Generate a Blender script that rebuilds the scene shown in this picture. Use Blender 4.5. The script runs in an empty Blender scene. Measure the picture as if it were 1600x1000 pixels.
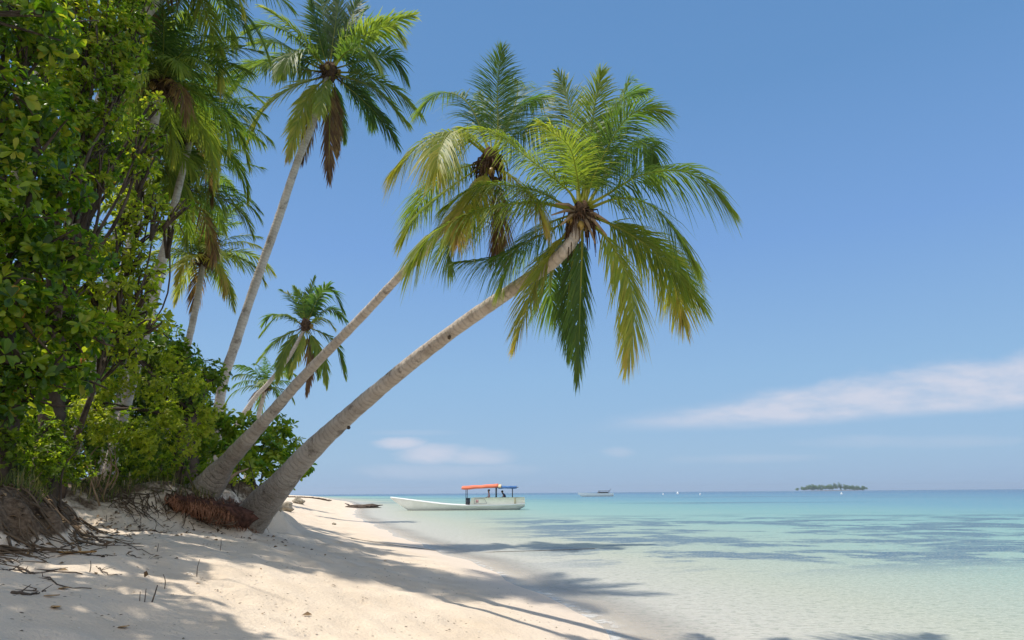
import bpy, math, random
import numpy as np
from mathutils import Vector, Matrix

rng = np.random.default_rng(7)
random.seed(7)
S = bpy.context.scene
C = S.collection

# ------------------------------------------------------------------ camera
EYE = np.array([0.0, 0.0, 1.5])
LENS = 24.0
FPX = 1600 * LENS / 36.0
PITCH = math.atan(270.0 / FPX)
ROLL = math.radians(0.44)
F_ = np.array([0, math.cos(PITCH), math.sin(PITCH)])
U0 = np.array([0, -math.sin(PITCH), math.cos(PITCH)])
R0 = np.array([1.0, 0, 0])
R_ = R0 * math.cos(ROLL) - U0 * math.sin(ROLL)
U_ = U0 * math.cos(ROLL) + R0 * math.sin(ROLL)
cam = bpy.data.cameras.new('camera')
cam.lens = LENS; cam.sensor_width = 36; cam.clip_start = 0.05; cam.clip_end = 60000
cam_o = bpy.data.objects.new('camera', cam); C.objects.link(cam_o)
m = Matrix.Identity(4)
for i in range(3):
    m[i][0] = R_[i]; m[i][1] = U_[i]; m[i][2] = -F_[i]; m[i][3] = EYE[i]
cam_o.matrix_world = m
S.camera = cam_o

def ray(px, py):
    return F_ + R_ * ((px - 800) / FPX) + U_ * ((500 - py) / FPX)

def P(px, py, d):
    """real point that stands d metres ahead of the camera"""
    r = ray(px, py)
    return EYE + r * (d / r[1])

def G(px, py, z):
    r = ray(px, py)
    return EYE + r * ((z - EYE[2]) / r[2])

# ------------------------------------------------------------------ sun, sky, exposure
SUN_AZ = math.radians(77)      # left of the view axis
SUN_EL = math.radians(68)
to_sun = Vector((-math.sin(SUN_AZ) * math.cos(SUN_EL), math.cos(SUN_AZ) * math.cos(SUN_EL), math.sin(SUN_EL)))
sun = bpy.data.lights.new('sun', 'SUN')
sun.energy = 3.5; sun.angle = math.radians(0.6); sun.color = (1.0, 0.94, 0.84)
sun_o = bpy.data.objects.new('sun', sun); C.objects.link(sun_o)
sun_o.rotation_euler = to_sun.to_track_quat('Z', 'Y').to_euler()
sun_o.location = (-20, 30, 40)

S.view_settings.view_transform = 'Standard'
S.view_settings.look = 'None'
S.view_settings.exposure = 0.42
S.view_settings.gamma = 1.0

class NT:
    """tiny node-tree helper"""
    def __init__(s, tree):
        s.t = tree; s.n = tree.nodes; s.l = tree.links
    def node(s, typ, **kw):
        n = s.n.new(typ)
        for k, v in kw.items():
            setattr(n, k, v)
        return n
    def link(s, a, b):
        s.l.new(a, b)
    def setin(s, sock, v):
        if hasattr(v, 'default_value') or isinstance(v, bpy.types.NodeSocket):
            s.l.new(v, sock)
        else:
            sock.default_value = v
    def math(s, op, a, b=None, c=None, clamp=False):
        n = s.n.new('ShaderNodeMath'); n.operation = op; n.use_clamp = clamp
        s.setin(n.inputs[0], a)
        if b is not None: s.setin(n.inputs[1], b)
        if c is not None: s.setin(n.inputs[2], c)
        return n.outputs[0]
    def smooth(s, v, a, b, lo=0.0, hi=1.0):
        n = s.n.new('ShaderNodeMapRange'); n.interpolation_type = 'SMOOTHSTEP'
        s.setin(n.inputs[0], v); s.setin(n.inputs[1], a); s.setin(n.inputs[2], b)
        n.inputs[3].default_value = lo; n.inputs[4].default_value = hi
        return n.outputs[0]
    def noise(s, vec, scale, detail=4, rough=0.55, distort=0.0):
        n = s.n.new('ShaderNodeTexNoise')
        if vec is not None: s.l.new(vec, n.inputs['Vector'])
        n.inputs['Scale'].default_value = scale; n.inputs['Detail'].default_value = detail
        n.inputs['Roughness'].default_value = rough; n.inputs['Distortion'].default_value = distort
        return n.outputs['Fac']
    def mix(s, fac, a, b, blend='MIX'):
        n = s.n.new('ShaderNodeMix'); n.data_type = 'RGBA'; n.blend_type = blend
        s.setin(n.inputs[0], fac)
        for sock, v in ((n.inputs[6], a), (n.inputs[7], b)):
            if isinstance(v, (tuple, list)):
                sock.default_value = (*v[:3], 1)
            else:
                s.l.new(v, sock)
        return n.outputs[2]
    def ramp(s, fac, stops, interp='LINEAR'):
        n = s.n.new('ShaderNodeValToRGB'); n.color_ramp.interpolation = interp
        e = n.color_ramp.elements
        while len(e) < len(stops): e.new(0.5)
        for el, (p, c) in zip(e, stops):
            el.position = p; el.color = (*c, 1)
        s.l.new(fac, n.inputs[0])
        return n.outputs[0]
    def scalevec(s, vec, sc):
        n = s.n.new('ShaderNodeVectorMath'); n.operation = 'MULTIPLY'
        s.l.new(vec, n.inputs[0]); n.inputs[1].default_value = sc
        return n.outputs[0]
    def bump(s, h, strength, dist):
        n = s.n.new('ShaderNodeBump'); n.inputs['Strength'].default_value = strength
        n.inputs['Distance'].default_value = dist
        s.l.new(h, n.inputs['Height'])
        return n.outputs[0]

world = bpy.data.worlds.new('World'); S.world = world; world.use_nodes = True
wt = NT(world.node_tree); wt.n.clear()
sky = wt.node('ShaderNodeTexSky', sky_type='NISHITA', sun_disc=False)
sky.sun_elevation = SUN_EL; sky.sun_rotation = -SUN_AZ
sky.air_density = 1.0; sky.dust_density = 0.6; sky.ozone_density = 1.6
SKY_STRENGTH = 0.105
tc = wt.node('ShaderNodeTexCoord')
sep = wt.node('ShaderNodeSeparateXYZ'); wt.link(tc.outputs['Generated'], sep.inputs[0])
X, Y, Z = sep.outputs
Yc = wt.math('MAXIMUM', Y, 0.05)
u = wt.math('DIVIDE', X, Yc); v = wt.math('DIVIDE', Z, Yc)
front = wt.smooth(Y, 0.1, 0.3)
# grade of the clear sky: a softer, paler blue as through humid sea air
EXP = 2 ** S.view_settings.exposure
def lin(r, g, b):
    f = lambda c: ((c / 255 + .055) / 1.055) ** 2.4
    return tuple(f(c) / EXP / SKY_STRENGTH for c in (r, g, b))
elev_fac = wt.smooth(Z, 0.0, 0.8); elev_fac.node.interpolation_type = 'LINEAR'
grad = wt.ramp(elev_fac, [(0.0, (.0, .0, .0)), (1.0, (1, 1, 1))])
stops = [(0.0, (150, 181, 218)), (.06, (152, 187, 221)), (.20, (143, 184, 224)), (.42, (120, 164, 221)), (.66, (101, 149, 203)), (.88, (93, 141, 195)), (1.0, (89, 135, 191))]
rn = grad.node.color_ramp
while len(rn.elements) < len(stops): rn.elements.new(.5)
mxs = max(lin(*stops[1][1]))
for e_, (p_, c_) in zip(rn.elements, stops):
    e_.position = p_; e_.color = (*[a / 10 for a in lin(*c_)], 1)
gs = wt.node('ShaderNodeVectorMath', operation='SCALE'); wt.link(grad, gs.inputs[0]); gs.inputs['Scale'].default_value = 10.0
clear = wt.mix(0.10, gs.outputs[0], sky.outputs[0])
cv = wt.node('ShaderNodeCombineXYZ'); wt.link(u, cv.inputs[0]); wt.link(wt.math('MULTIPLY', v, 3.5), cv.inputs[1])
n1 = wt.noise(cv.outputs[0], 5.0, 7, 0.62, 0.4)
n2 = wt.noise(cv.outputs[0], 14.0, 5, 0.6)
def uv_at(px, py):
    r = ray(px, py); return r[0] / r[1], r[2] / r[1]
# long stratus band on the right: thin wedge that widens to the right
u0, v0 = uv_at(860, 676); u1, vt1 = uv_at(1600, 546); _, vb1 = uv_at(1600, 634); _, vb0 = uv_at(1250, 654)
tt = wt.math('DIVIDE', wt.math('SUBTRACT', u, u0), u1 - u0)
ttc = wt.math('MAXIMUM', tt, 0.0)
nn = wt.math('SUBTRACT', n1, 0.5)
top = wt.math('ADD', v0, wt.math('MULTIPLY', wt.math('POWER', ttc, 0.85), vt1 - v0))
bot = wt.math('ADD', v0, wt.math('MULTIPLY', wt.math('POWER', ttc, 1.7), vb1 - v0))
dt = wt.math('SUBTRACT', top, wt.math('ADD', v, wt.math('MULTIPLY', nn, 0.06)))
db = wt.math('SUBTRACT', wt.math('ADD', v, wt.math('MULTIPLY', nn, 0.012)), bot)
band = wt.math('MULTIPLY', wt.smooth(dt, -0.008, 0.028), wt.smooth(db, -0.008, 0.014))
band = wt.math('MULTIPLY', band, wt.smooth(tt, 0.0, 0.42))
band = wt.math('MULTIPLY', band, wt.smooth(n2, 0.25, 0.7, 0.45, 1.0))
# small puffs low over the sea on the left
def puff(px, py, wx, wy, amp):
    pu, pv = uv_at(px, py)
    a = wt.math('DIVIDE', wt.math('SUBTRACT', u, pu), wx / FPX)
    b = wt.math('DIVIDE', wt.math('SUBTRACT', v, pv), wy / FPX)
    r2 = wt.math('ADD', wt.math('MULTIPLY', a, a), wt.math('MULTIPLY', b, b))
    f = wt.math('ADD', r2, wt.math('MULTIPLY', nn, -3.0))
    return wt.math('MULTIPLY', wt.smooth(f, 1.2, -0.3), amp)
cl = band
for q in ((622, 692, 50, 12, 1.0), (680, 710, 66, 19, 1.0), (735, 714, 75, 17, .75), (968, 706, 30, 10, .35), (1180, 716, 130, 9, .25),
          (700, 735, 150, 14, .35), (1420, 690, 200, 12, .22), (640, 676, 90, 6, .2)):
    cl = wt.math('MAXIMUM', cl, puff(*q))
cl = wt.math('MULTIPLY', cl, wt.math('MULTIPLY', front, 0.95))
cloud_col = lin(210, 215, 231)
col = wt.mix(cl, clear, cloud_col)
# unseen broken cloud behind the viewer, added as fill for the shaded fronts
cb = wt.noise(tc.outputs['Generated'], 2.2, 5, .6)
back = wt.math('MULTIPLY', wt.smooth(Y, 0.05, -0.35), wt.smooth(cb, .38, .62))
col = wt.mix(wt.math('MULTIPLY', back, wt.smooth(Z, 0.0, .15)), col, tuple(a / SKY_STRENGTH for a in (.95, .93, .90)))
bg = wt.node('ShaderNodeBackground'); wt.link(col, bg.inputs[0]); bg.inputs[1].default_value = SKY_STRENGTH
wo = wt.node('ShaderNodeOutputWorld'); wt.link(bg.outputs[0], wo.inputs[0])

# ------------------------------------------------------------------ helpers
def tag(o, label=None, cat=None, group=None, kind=None):
    if label: o['label'] = label
    if cat: o['category'] = cat
    if group: o['group'] = group
    if kind: o['kind'] = kind
    return o

def empty(name, loc=(0, 0, 0), label=None, cat=None, group=None):
    o = bpy.data.objects.new(name, None); C.objects.link(o)
    o.location = tuple(float(a) for a in loc); o.empty_display_size = 0.2
    return tag(o, label, cat, group)

def link(name, me, mat=None, parent=None, smooth=True):
    o = bpy.data.objects.new(name, me); C.objects.link(o)
    if mat is not None: me.materials.append(mat)
    if smooth: me.polygons.foreach_set('use_smooth', [True] * len(me.polygons))
    if parent is not None:
        o.parent = parent
        o.matrix_parent_inverse = Matrix.Translation(parent.location).inverted() if parent.parent is None else parent.matrix_parent_inverse.copy()
    return o

def np_mesh(name, V, faces, attrs=None):
    """faces: list of (n,k) index arrays"""
    V = np.asarray(V, dtype=np.float32)
    me = bpy.data.meshes.new(name)
    me.vertices.add(len(V)); me.vertices.foreach_set('co', V.ravel())
    tot = [np.full(len(f), f.shape[1], dtype=np.int32) for f in faces if len(f)]
    idx = [np.asarray(f, dtype=np.int32).ravel() for f in faces if len(f)]
    tot = np.concatenate(tot); idx = np.concatenate(idx)
    start = np.concatenate([[0], np.cumsum(tot)[:-1]]).astype(np.int32)
    me.loops.add(len(idx)); me.loops.foreach_set('vertex_index', idx)
    me.polygons.add(len(tot)); me.polygons.foreach_set('loop_start', start)
    me.polygons.foreach_set('loop_total', tot)
    for k, a in (attrs or {}).items():
        at = me.attributes.new(k, 'FLOAT', 'POINT'); at.data.foreach_set('value', np.asarray(a, dtype=np.float32))
    me.update(calc_edges=True); me.validate()
    return me

class MB:
    """collects shapes that become one mesh"""
    def __init__(s): s.v = []; s.q = []; s.t = []; s.a = []; s.n = 0
    def add(s, V, quads=None, tris=None, attr=None):
        V = np.asarray(V, float)
        s.v.append(V)
        if quads is not None and len(quads): s.q.append(np.asarray(quads) + s.n)
        if tris is not None and len(tris): s.t.append(np.asarray(tris) + s.n)
        s.a.append(np.zeros(len(V)) if attr is None else np.broadcast_to(np.asarray(attr, float), (len(V),)))
        s.n += len(V)
    def build(s, name, mat, parent=None, smooth=True, attr='tint', kind=None):
        fs = []
        if s.q: fs.append(np.concatenate(s.q))
        if s.t: fs.append(np.concatenate(s.t))
        me = np_mesh(name, np.concatenate(s.v), fs, {attr: np.concatenate(s.a)})
        o = link(name, me, mat, parent, smooth)
        if kind: o['kind'] = kind
        return o
    def box(s, c, size, rot=None, taper=1.0):
        x, y, z = [a / 2 for a in size]
        V = np.array([[-x, -y, -z], [x, -y, -z], [x, y, -z], [-x, y, -z],
                      [-x * taper, -y * taper, z], [x * taper, -y * taper, z], [x * taper, y * taper, z], [-x * taper, y * taper, z]])
        if rot is not None: V = V @ np.array(rot).T
        s.add(V + np.array(c), [[3, 2, 1, 0], [4, 5, 6, 7], [0, 1, 5, 4], [1, 2, 6, 5], [2, 3, 7, 6], [3, 0, 4, 7]])
    def tube(s, pts, radii, sides=8, attr=None, cap=True, lump=0.0):
        pts = np.asarray(pts, float); n = len(pts)
        radii = np.broadcast_to(np.asarray(radii, float), (n,))
        T = np.gradient(pts, axis=0); T /= np.linalg.norm(T, axis=1)[:, None] + 1e-9
        a = np.array([0, 0, 1.0]) if abs(T[0][2]) < 0.9 else np.array([0, 1.0, 0])
        N = np.cross(T[0], a); N /= np.linalg.norm(N)
        ang = np.linspace(0, 2 * np.pi, sides, endpoint=False)
        V = np.zeros((n, sides, 3))
        for i in range(n):
            N = N - T[i] * (N @ T[i]); N /= np.linalg.norm(N) + 1e-9
            B = np.cross(T[i], N)
            rr = radii[i]
            if lump: rr = rr * (1 + lump * rng.normal(size=sides)); rr = rr[:, None]
            V[i] = pts[i] + rr * (np.cos(ang)[:, None] * N + np.sin(ang)[:, None] * B)
        i = np.arange(n - 1)[:, None]; j = np.arange(sides)[None, :]
        j2 = (j + 1) % sides
        q = np.stack([i * sides + j, i * sides + j2, (i + 1) * sides + j2, (i + 1) * sides + j], -1).reshape(-1, 4)
        V = V.reshape(-1, 3)
        at = None if attr is None else np.repeat(np.broadcast_to(attr, (n,)), sides)
        tris = None
        if cap:
            V = np.vstack([V, pts[0], pts[-1]])
            k0, k1 = n * sides, n * sides + 1
            jj = np.arange(sides); jn = (jj + 1) % sides
            tris = np.vstack([np.stack([np.full(sides, k0), jn, jj], -1),
                              np.stack([np.full(sides, k1), (n - 1) * sides + jj, (n - 1) * sides + jn], -1)])
            if at is not None: at = np.concatenate([at, [at[0], at[-1]]])
        s.add(V, q, tris, at)
    def blob(s, c, r, seed=0, rough=0.18, nu=12, nv=8, attr=None):
        g = np.random.default_rng(seed)
        u_ = np.linspace(0, 2 * np.pi, nu, endpoint=False); v_ = np.linspace(0, np.pi, nv)
        ph = g.uniform(0, 6, 6); V = []
        for b in v_:
            for a in u_:
                d = np.array([np.cos(a) * np.sin(b), np.sin(a) * np.sin(b), np.cos(b)])
                k = 1 + rough * (np.sin(3 * d[0] + ph[0]) * np.sin(4 * d[1] + ph[1]) + .6 * np.sin(7 * d[2] + 5 * d[0] + ph[2]) + .5 * np.sin(9 * d[1] - 6 * d[2] + ph[3]))
                V.append(np.array(c) + d * k * np.array(r))
        q = []
        for i in range(nv - 1):
            for j in range(nu):
                q.append([i * nu + j, (i + 1) * nu + j, (i + 1) * nu + (j + 1) % nu, i * nu + (j + 1) % nu])
        s.add(V, q, None, attr)

def spline(pts, n):
    """Catmull-Rom through pts, n samples evenly spaced"""
    p = np.asarray(pts, float)
    p = np.vstack([2 * p[0] - p[1], p, 2 * p[-1] - p[-2]])
    out = []
    for i in range(1, len(p) - 2):
        for t in np.linspace(0, 1, 16, endpoint=False):
            a, b, c, d = p[i - 1], p[i], p[i + 1], p[i + 2]
            out.append(0.5 * ((2 * b) + (-a + c) * t + (2 * a - 5 * b + 4 * c - d) * t * t + (-a + 3 * b - 3 * c + d) * t ** 3))
    out.append(p[-2]); out = np.array(out)
    L = np.concatenate([[0], np.cumsum(np.linalg.norm(np.diff(out, axis=0), axis=1))])
    s = np.linspace(0, L[-1], n)
    return np.stack([np.interp(s, L, out[:, k]) for k in range(out.shape[1])], -1)

# ------------------------------------------------------------------ materials
def new_mat(name):
    mt = bpy.data.materials.new(name); mt.use_nodes = True
    t = NT(mt.node_tree); t.n.clear()
    out = t.node('ShaderNodeOutputMaterial')
    return mt, t, out

def principled(t, color, rough=0.6, spec=0.4, normal=None, **kw):
    p = t.node('ShaderNodeBsdfPrincipled')
    if isinstance(color, (tuple, list)): p.inputs['Base Color'].default_value = (*color, 1)
    else: t.link(color, p.inputs['Base Color'])
    t.setin(p.inputs['Roughness'], rough)
    p.inputs['Specular IOR Level'].default_value = spec
    if normal is not None: t.link(normal, p.inputs['Normal'])
    for k, v in kw.items(): t.setin(p.inputs[k], v)
    return p

def objpos(t):
    return t.node('ShaderNodeNewGeometry').outputs['Position']

def attr(t, name):
    return t.node('ShaderNodeAttribute', attribute_name=name).outputs['Fac']

def simple_mat(name, color, rough=0.6, var=0.15, scale=6.0, spec=0.4, bump=0.0):
    mt, t, out = new_mat(name)
    pos = objpos(t); n = t.noise(pos, scale, 5)
    c = t.mix(t.smooth(n, 0.3, 0.7), tuple(a * (1 - var) for a in color), tuple(min(1, a * (1 + var)) for a in color))
    nm = t.bump(t.noise(pos, scale * 5, 4), bump, 0.02) if bump else None
    p = principled(t, c, rough, spec, nm)
    t.link(p.outputs[0], out.inputs[0])
    return mt

def leaf_mat(name, stops, trans=0.35, rough=0.38, spec=0.5, gain=1.5):
    mt, t, out = new_mat(name)
    a = attr(t, 'tint')
    n = t.noise(objpos(t), 2.2, 2)
    f = t.math('ADD', a, t.math('MULTIPLY', t.math('SUBTRACT', n, 0.5), 0.18), clamp=True)
    c = t.ramp(f, stops)
    p = principled(t, c, rough, spec)
    tr = t.node('ShaderNodeBsdfTranslucent')
    t.link(t.mix(1.0, c, (gain, gain * 1.08, gain * 0.55), 'MULTIPLY'), tr.inputs[0])
    mx = t.node('ShaderNodeMixShader'); mx.inputs[0].default_value = trans
    t.link(p.outputs[0], mx.inputs[1]); t.link(tr.outputs[0], mx.inputs[2])
    t.link(mx.outputs[0], out.inputs[0])
    return mt

M = {}
M['frond'] = leaf_mat('palm_frond', [(0, (.03, .07, .018)), (.3, (.075, .13, .024)), (.55, (.19, .23, .034)), (.72, (.34, .30, .05)), (.86, (.34, .22, .09)), (1, (.13, .07, .04))], .40, .5, .25, 2.4)
M['leaf_big'] = leaf_mat('broad_leaf', [(0, (.028, .06, .004)), (.45, (.078, .15, .007)), (.75, (.21, .27, .014)), (.9, (.32, .26, .03)), (1, (.45, .13, .03))], .42, .38, .4, 2.7)
M['leaf_small'] = leaf_mat('shrub_leaf', [(0, (.036, .066, .006)), (.45, (.125, .18, .011)), (.8, (.29, .31, .024)), (1, (.30, .22, .06))], .47, .45, .3, 2.7)
M['leaf_glossy'] = leaf_mat('glossy_leaf', [(0, (.03, .085, .008)), (.5, (.11, .22, .015)), (.85, (.27, .31, .02)), (1, (.35, .28, .03))], .4, .42, .4, 2.0)

def trunk_mat():
    mt, t, out = new_mat('palm_trunk')
    pos = objpos(t); ln = attr(t, 'tint')
    n = t.noise(pos, 3.0, 6, 0.65)
    n_f = t.noise(pos, 26.0, 4, 0.6)
    ph = t.math('ADD', t.math('MULTIPLY', ln, 58.0), t.math('MULTIPLY', n, 14.0))
    ring = t.math('POWER', t.math('ADD', t.math('MULTIPLY', t.math('SINE', ph), 0.5), 0.5), 7.0)
    base = t.ramp(n, [(.25, (.32, .265, .215)), (.42, (.48, .415, .35)), (.6, (.58, .515, .445)), (.8, (.42, .36, .30))])
    # weathered dark stains
    st = t.smooth(t.noise(t.scalevec(pos, (1, 1, 1)), 2.6, 6, 0.72), 0.56, 0.66)
    base = t.mix(t.math('MULTIPLY', st, 0.6), base, (.10, .075, .055))
    c = t.mix(t.math('MULTIPLY', ring, 0.22), base, (.10, .08, .06))
    # the swollen foot is darker, cracked bark, with shade on the lower trunk painted in
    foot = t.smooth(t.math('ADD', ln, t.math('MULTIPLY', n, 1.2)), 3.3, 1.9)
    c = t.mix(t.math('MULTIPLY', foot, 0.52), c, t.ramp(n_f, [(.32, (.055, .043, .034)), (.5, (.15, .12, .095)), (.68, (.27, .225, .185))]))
    h = t.math('ADD', t.math('MULTIPLY', ring, -0.35), t.math('ADD', n_f, t.math('MULTIPLY', n, 1.0)))
    p = principled(t, c, 0.82, 0.25, t.bump(h, 0.7, 0.03))
    t.link(p.outputs[0], out.inputs[0])
    return mt
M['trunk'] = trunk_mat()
M['bark'] = simple_mat('dark_bark', (.075, .055, .04), .9, .45, 5, .2, .8)
M['twig'] = simple_mat('grey_twig', (.10, .075, .058), .9, .4, 9, .2, .4)
M['stem_pale'] = simple_mat('pale_stem', (.26, .18, .11), .85, .35, 6, .2, .4)
M['fibre'] = simple_mat('crown_fibre', (.085, .05, .03), .95, .5, 12, .1, .8)
M['petiole'] = simple_mat('petiole', (.24, .22, .05), .5, .3, 3, .4)
M['coconut'] = simple_mat('green_coconut', (.26, .17, .035), .45, .3, 8, .4)
M['root_red'] = simple_mat('red_root', (.22, .105, .06), .9, .6, 5, .15)
M['root_brown'] = simple_mat('brown_root', (.12, .085, .055), .92, .4, 5, .15)
M['root_dark'] = simple_mat('red_brown_root_mat', (.085, .04, .028), .95, .5, 12, .1, .8)
M['rock'] = simple_mat('beach_rock', (.30, .26, .20), .9, .45, 4, .2, .9)
M['dry_leaf'] = simple_mat('dry_leaf', (.42, .24, .09), .75, .4, 14, .2)
M['grass'] = leaf_mat('grass_blade', [(0, (.045, .08, .014)), (.6, (.11, .14, .025)), (1, (.33, .25, .11))], .3, .5, .3, 1.4)

# ------------------------------------------------------------------ terrain
SH_Y = np.array([-40, -10, 0, 4, 6.9, 10, 12.5, 16.8, 24, 31, 51, 88, 145, 230, 500])
SH_X = np.array([4.0, 2.6, 1.7, 1.25, .95, .62, .0, -1.3, -3.7, -5.8, -11.6, -19.5, -34, -60, -150])
W_Y = np.array([-40, -10, 0, 5, 7.1, 9, 10, 10.8, 12, 13.5, 16, 22, 32, 51, 100, 230, 500])
W_X = np.array([-6, -6, -5.3, -4.95, -4.8, -5.3, -6.0, -5.3, -4.75, -4.55, -4.9, -6.6, -11, -18.8, -36, -80, -165])
BW_Y = np.array([-40, 5, 8.2, 9.6, 10.6, 12, 14, 25])
BW = np.array([.9, .75, .75, 1.6, 1.7, 1.2, 1.2, 2.5])
def sm(x, a, b):
    t = np.clip((x - a) / (b - a), 0, 1); return t * t * (3 - 2 * t)
PR_L = np.array([-400, -60, -30, -10, -5, -2, 0, 1, 2, 3, 4.5, 6, 10, 400])
PR_Z = np.array([-6, -2.2, -1.3, -.62, -.36, -.13, 0, .10, .24, .45, .83, 1.02, 1.18, 1.3])
dimples = [(rng.uniform(-6, 1.2), rng.uniform(3.5, 16), rng.uniform(.07, .22), rng.uniform(-.04, .022)) for _ in range(800)]
def hz(x, y, detail=False):
    x = np.asarray(x, float); y = np.asarray(y, float)
    xs = np.interp(y, SH_Y, SH_X); xs = xs + .10 * np.sin(y * .9) * sm(y, 3, 8) + .05 * np.sin(y * 2.3 + 1)
    L = xs - x
    c = np.where(y > 20, .93, 1.0)
    L = L * c
    z = np.zeros_like(L)
    for o in (-.6, -.3, 0, .3, .6):
        z = z + np.interp(L + o, PR_L, PR_Z) / 5
    # vegetated bank
    wx = np.interp(y, W_Y, W_X) + .22 * np.sin(y * 1.7) + .12 * np.sin(y * 4.1 + 2)
    bw = np.interp(y, BW_Y, BW)
    k = sm(wx - x, -.1, bw)
    rough = .05 * np.sin(x * 3.1 + y * 2.3) + .06 * np.sin(x * 1.3 - y * 1.9 + 1) + .04 * np.sin(5.3 * x + 1.7 * y)
    topz = 1.62 + .10 * np.sin(y * .5) - .15 * sm(y, 16, 40)
    z = z * (1 - k) + k * (topz + rough + .02 * np.clip(wx - x, 0, 40))
    if detail:
        lump = k * (1 - k) * 4 * np.interp(y, [9.2, 10.2], [1, .3])
        z = z + lump * (.10 * np.sin(9 * x + 5 * y + 2 * np.sin(3 * y)) * np.sin(7 * y + 1) + .07 * np.sin(17 * y + 6 * x))
        dry = sm(L, .4, 2.0)
        z = z + dry * (1 - k) * (.012 * np.sin(2.1 * x + 3.3 * y) + .010 * np.sin(5.2 * x - 4.1 * y + 1) + .006 * np.sin(11 * x + 7 * y))
        for (dx, dy, r, a) in dimples:
            msk = (np.abs(x - dx) < 3 * r) & (np.abs(y - dy) < 3 * r)
            if msk.any():
                d2 = ((x[msk] - dx) ** 2 + (y[msk] - dy) ** 2) / (r * r)
                z[msk] += (a * np.exp(-d2 * 1.5) + abs(a) * .4 * np.exp(-(np.sqrt(d2) - 1.3) ** 2 * 4)) * dry[msk]
    return z, k
def hzs(x, y):
    return float(hz(np.array([x]), np.array([y]))[0][0])
def hzd(p):
    return float(hz(np.array([p[0]]), np.array([p[1]]), True)[0][0])
def ground(px, py):
    """where the line of sight through px,py meets the ground"""
    r = ray(px, py)
    p = EYE + r * GT[:, None]
    below = p[:, 2] <= hz(p[:, 0], p[:, 1])[0]
    return p[int(np.argmax(below))] if below.any() else EYE + r * 400
GT = np.concatenate([np.arange(2, 30, .03), np.arange(30, 420, .5)])

ys = np.concatenate([np.linspace(-40, 2, 30, endpoint=False), np.linspace(2, 18, 260, endpoint=False), np.linspace(18, 40, 90, endpoint=False), np.geomspace(40, 500, 70)])
so = np.concatenate([-np.geomspace(300, 10, 60, endpoint=False), np.linspace(-10, 3, 230, endpoint=False), np.geomspace(3, 90, 40)])
YY, SO = np.meshgrid(ys, so, indexing='ij')
XX = np.interp(YY, SH_Y, SH_X) + SO
ZZ, KK = hz(XX, YY, True)
ny, nx = XX.shape
ii = (np.arange(ny - 1)[:, None] * nx + np.arange(nx - 1)[None, :])
quads = np.stack([ii, ii + 1, ii + nx + 1, ii + nx], -1).reshape(-1, 4)

def sand_mat():
    mt, t, out = new_mat('beach_sand')
    pos = objpos(t); k = attr(t, 'soil')
    sp = t.node('ShaderNodeSeparateXYZ'); t.link(pos, sp.inputs[0])
    n1 = t.noise(pos, 1.1, 5, .6); n2 = t.noise(pos, 24, 4, .6); n3 = t.noise(pos, 210, 3, .7)
    c = t.ramp(n1, [(.3, (.62, .505, .38)), (.7, (.74, .62, .485))])
    c = t.mix(t.math('MULTIPLY', t.smooth(n3, .52, .72), .35), c, (.40, .30, .21))
    # scattered bits of bark and shell
    vo = t.node('ShaderNodeTexVoronoi'); t.link(pos, vo.inputs['Vector']); vo.inputs['Scale'].default_value = 9.0
    bits = t.math('MULTIPLY', t.smooth(vo.outputs['Distance'], .16, .08), t.smooth(t.noise(pos, .9, 3), .47, .60))
    c = t.mix(bits, c, (.14, .10, .07))
    # damp strip by the water
    damp = t.smooth(t.math('ADD', sp.outputs[2], t.math('MULTIPLY', t.math('SUBTRACT', n1, .5), .05)), .14, .0)
    c = t.mix(t.math('MULTIPLY', damp, .75), c, (.66, .56, .46))
    # earth of the bank
    kk = t.math('ADD', k, t.math('MULTIPLY', t.math('SUBTRACT', t.noise(pos, 5, 5, .65), .5), 1.5))
    soil = t.ramp(n2, [(.25, (.055, .036, .023)), (.5, (.125, .085, .054)), (.75, (.23, .165, .11))])
    c = t.mix(t.smooth(kk, .25, .7), c, soil)
    h = t.math('ADD', t.math('MULTIPLY', n2, .7), t.math('MULTIPLY', n3, .25))
    h = t.math('ADD', h, t.math('MULTIPLY', t.noise(pos, 6, 4), 1.3))
    rough = t.math('SUBTRACT', .92, t.math('MULTIPLY', damp, .25))
    p = principled(t, c, rough, .2, t.bump(h, .6, .035))
    t.link(p.outputs[0], out.inputs[0])
    return mt
M['sand'] = sand_mat()
sand = link('beach', np_mesh('beach', np.stack([XX, YY, ZZ], -1).reshape(-1, 3), [quads], {'soil': np.where(YY < 9.6, np.clip(sm(KK, .02, .35) * 1.15, 0, 1.15), KK * np.interp(YY, [9.6, 10.4, 13.5, 15], [1.0, .65, .7, .8])).ravel()}), M['sand'])
tag(sand, 'pale sand beach sloping down to the sea, dark earth bank on its left', 'beach', kind='structure')

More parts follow.
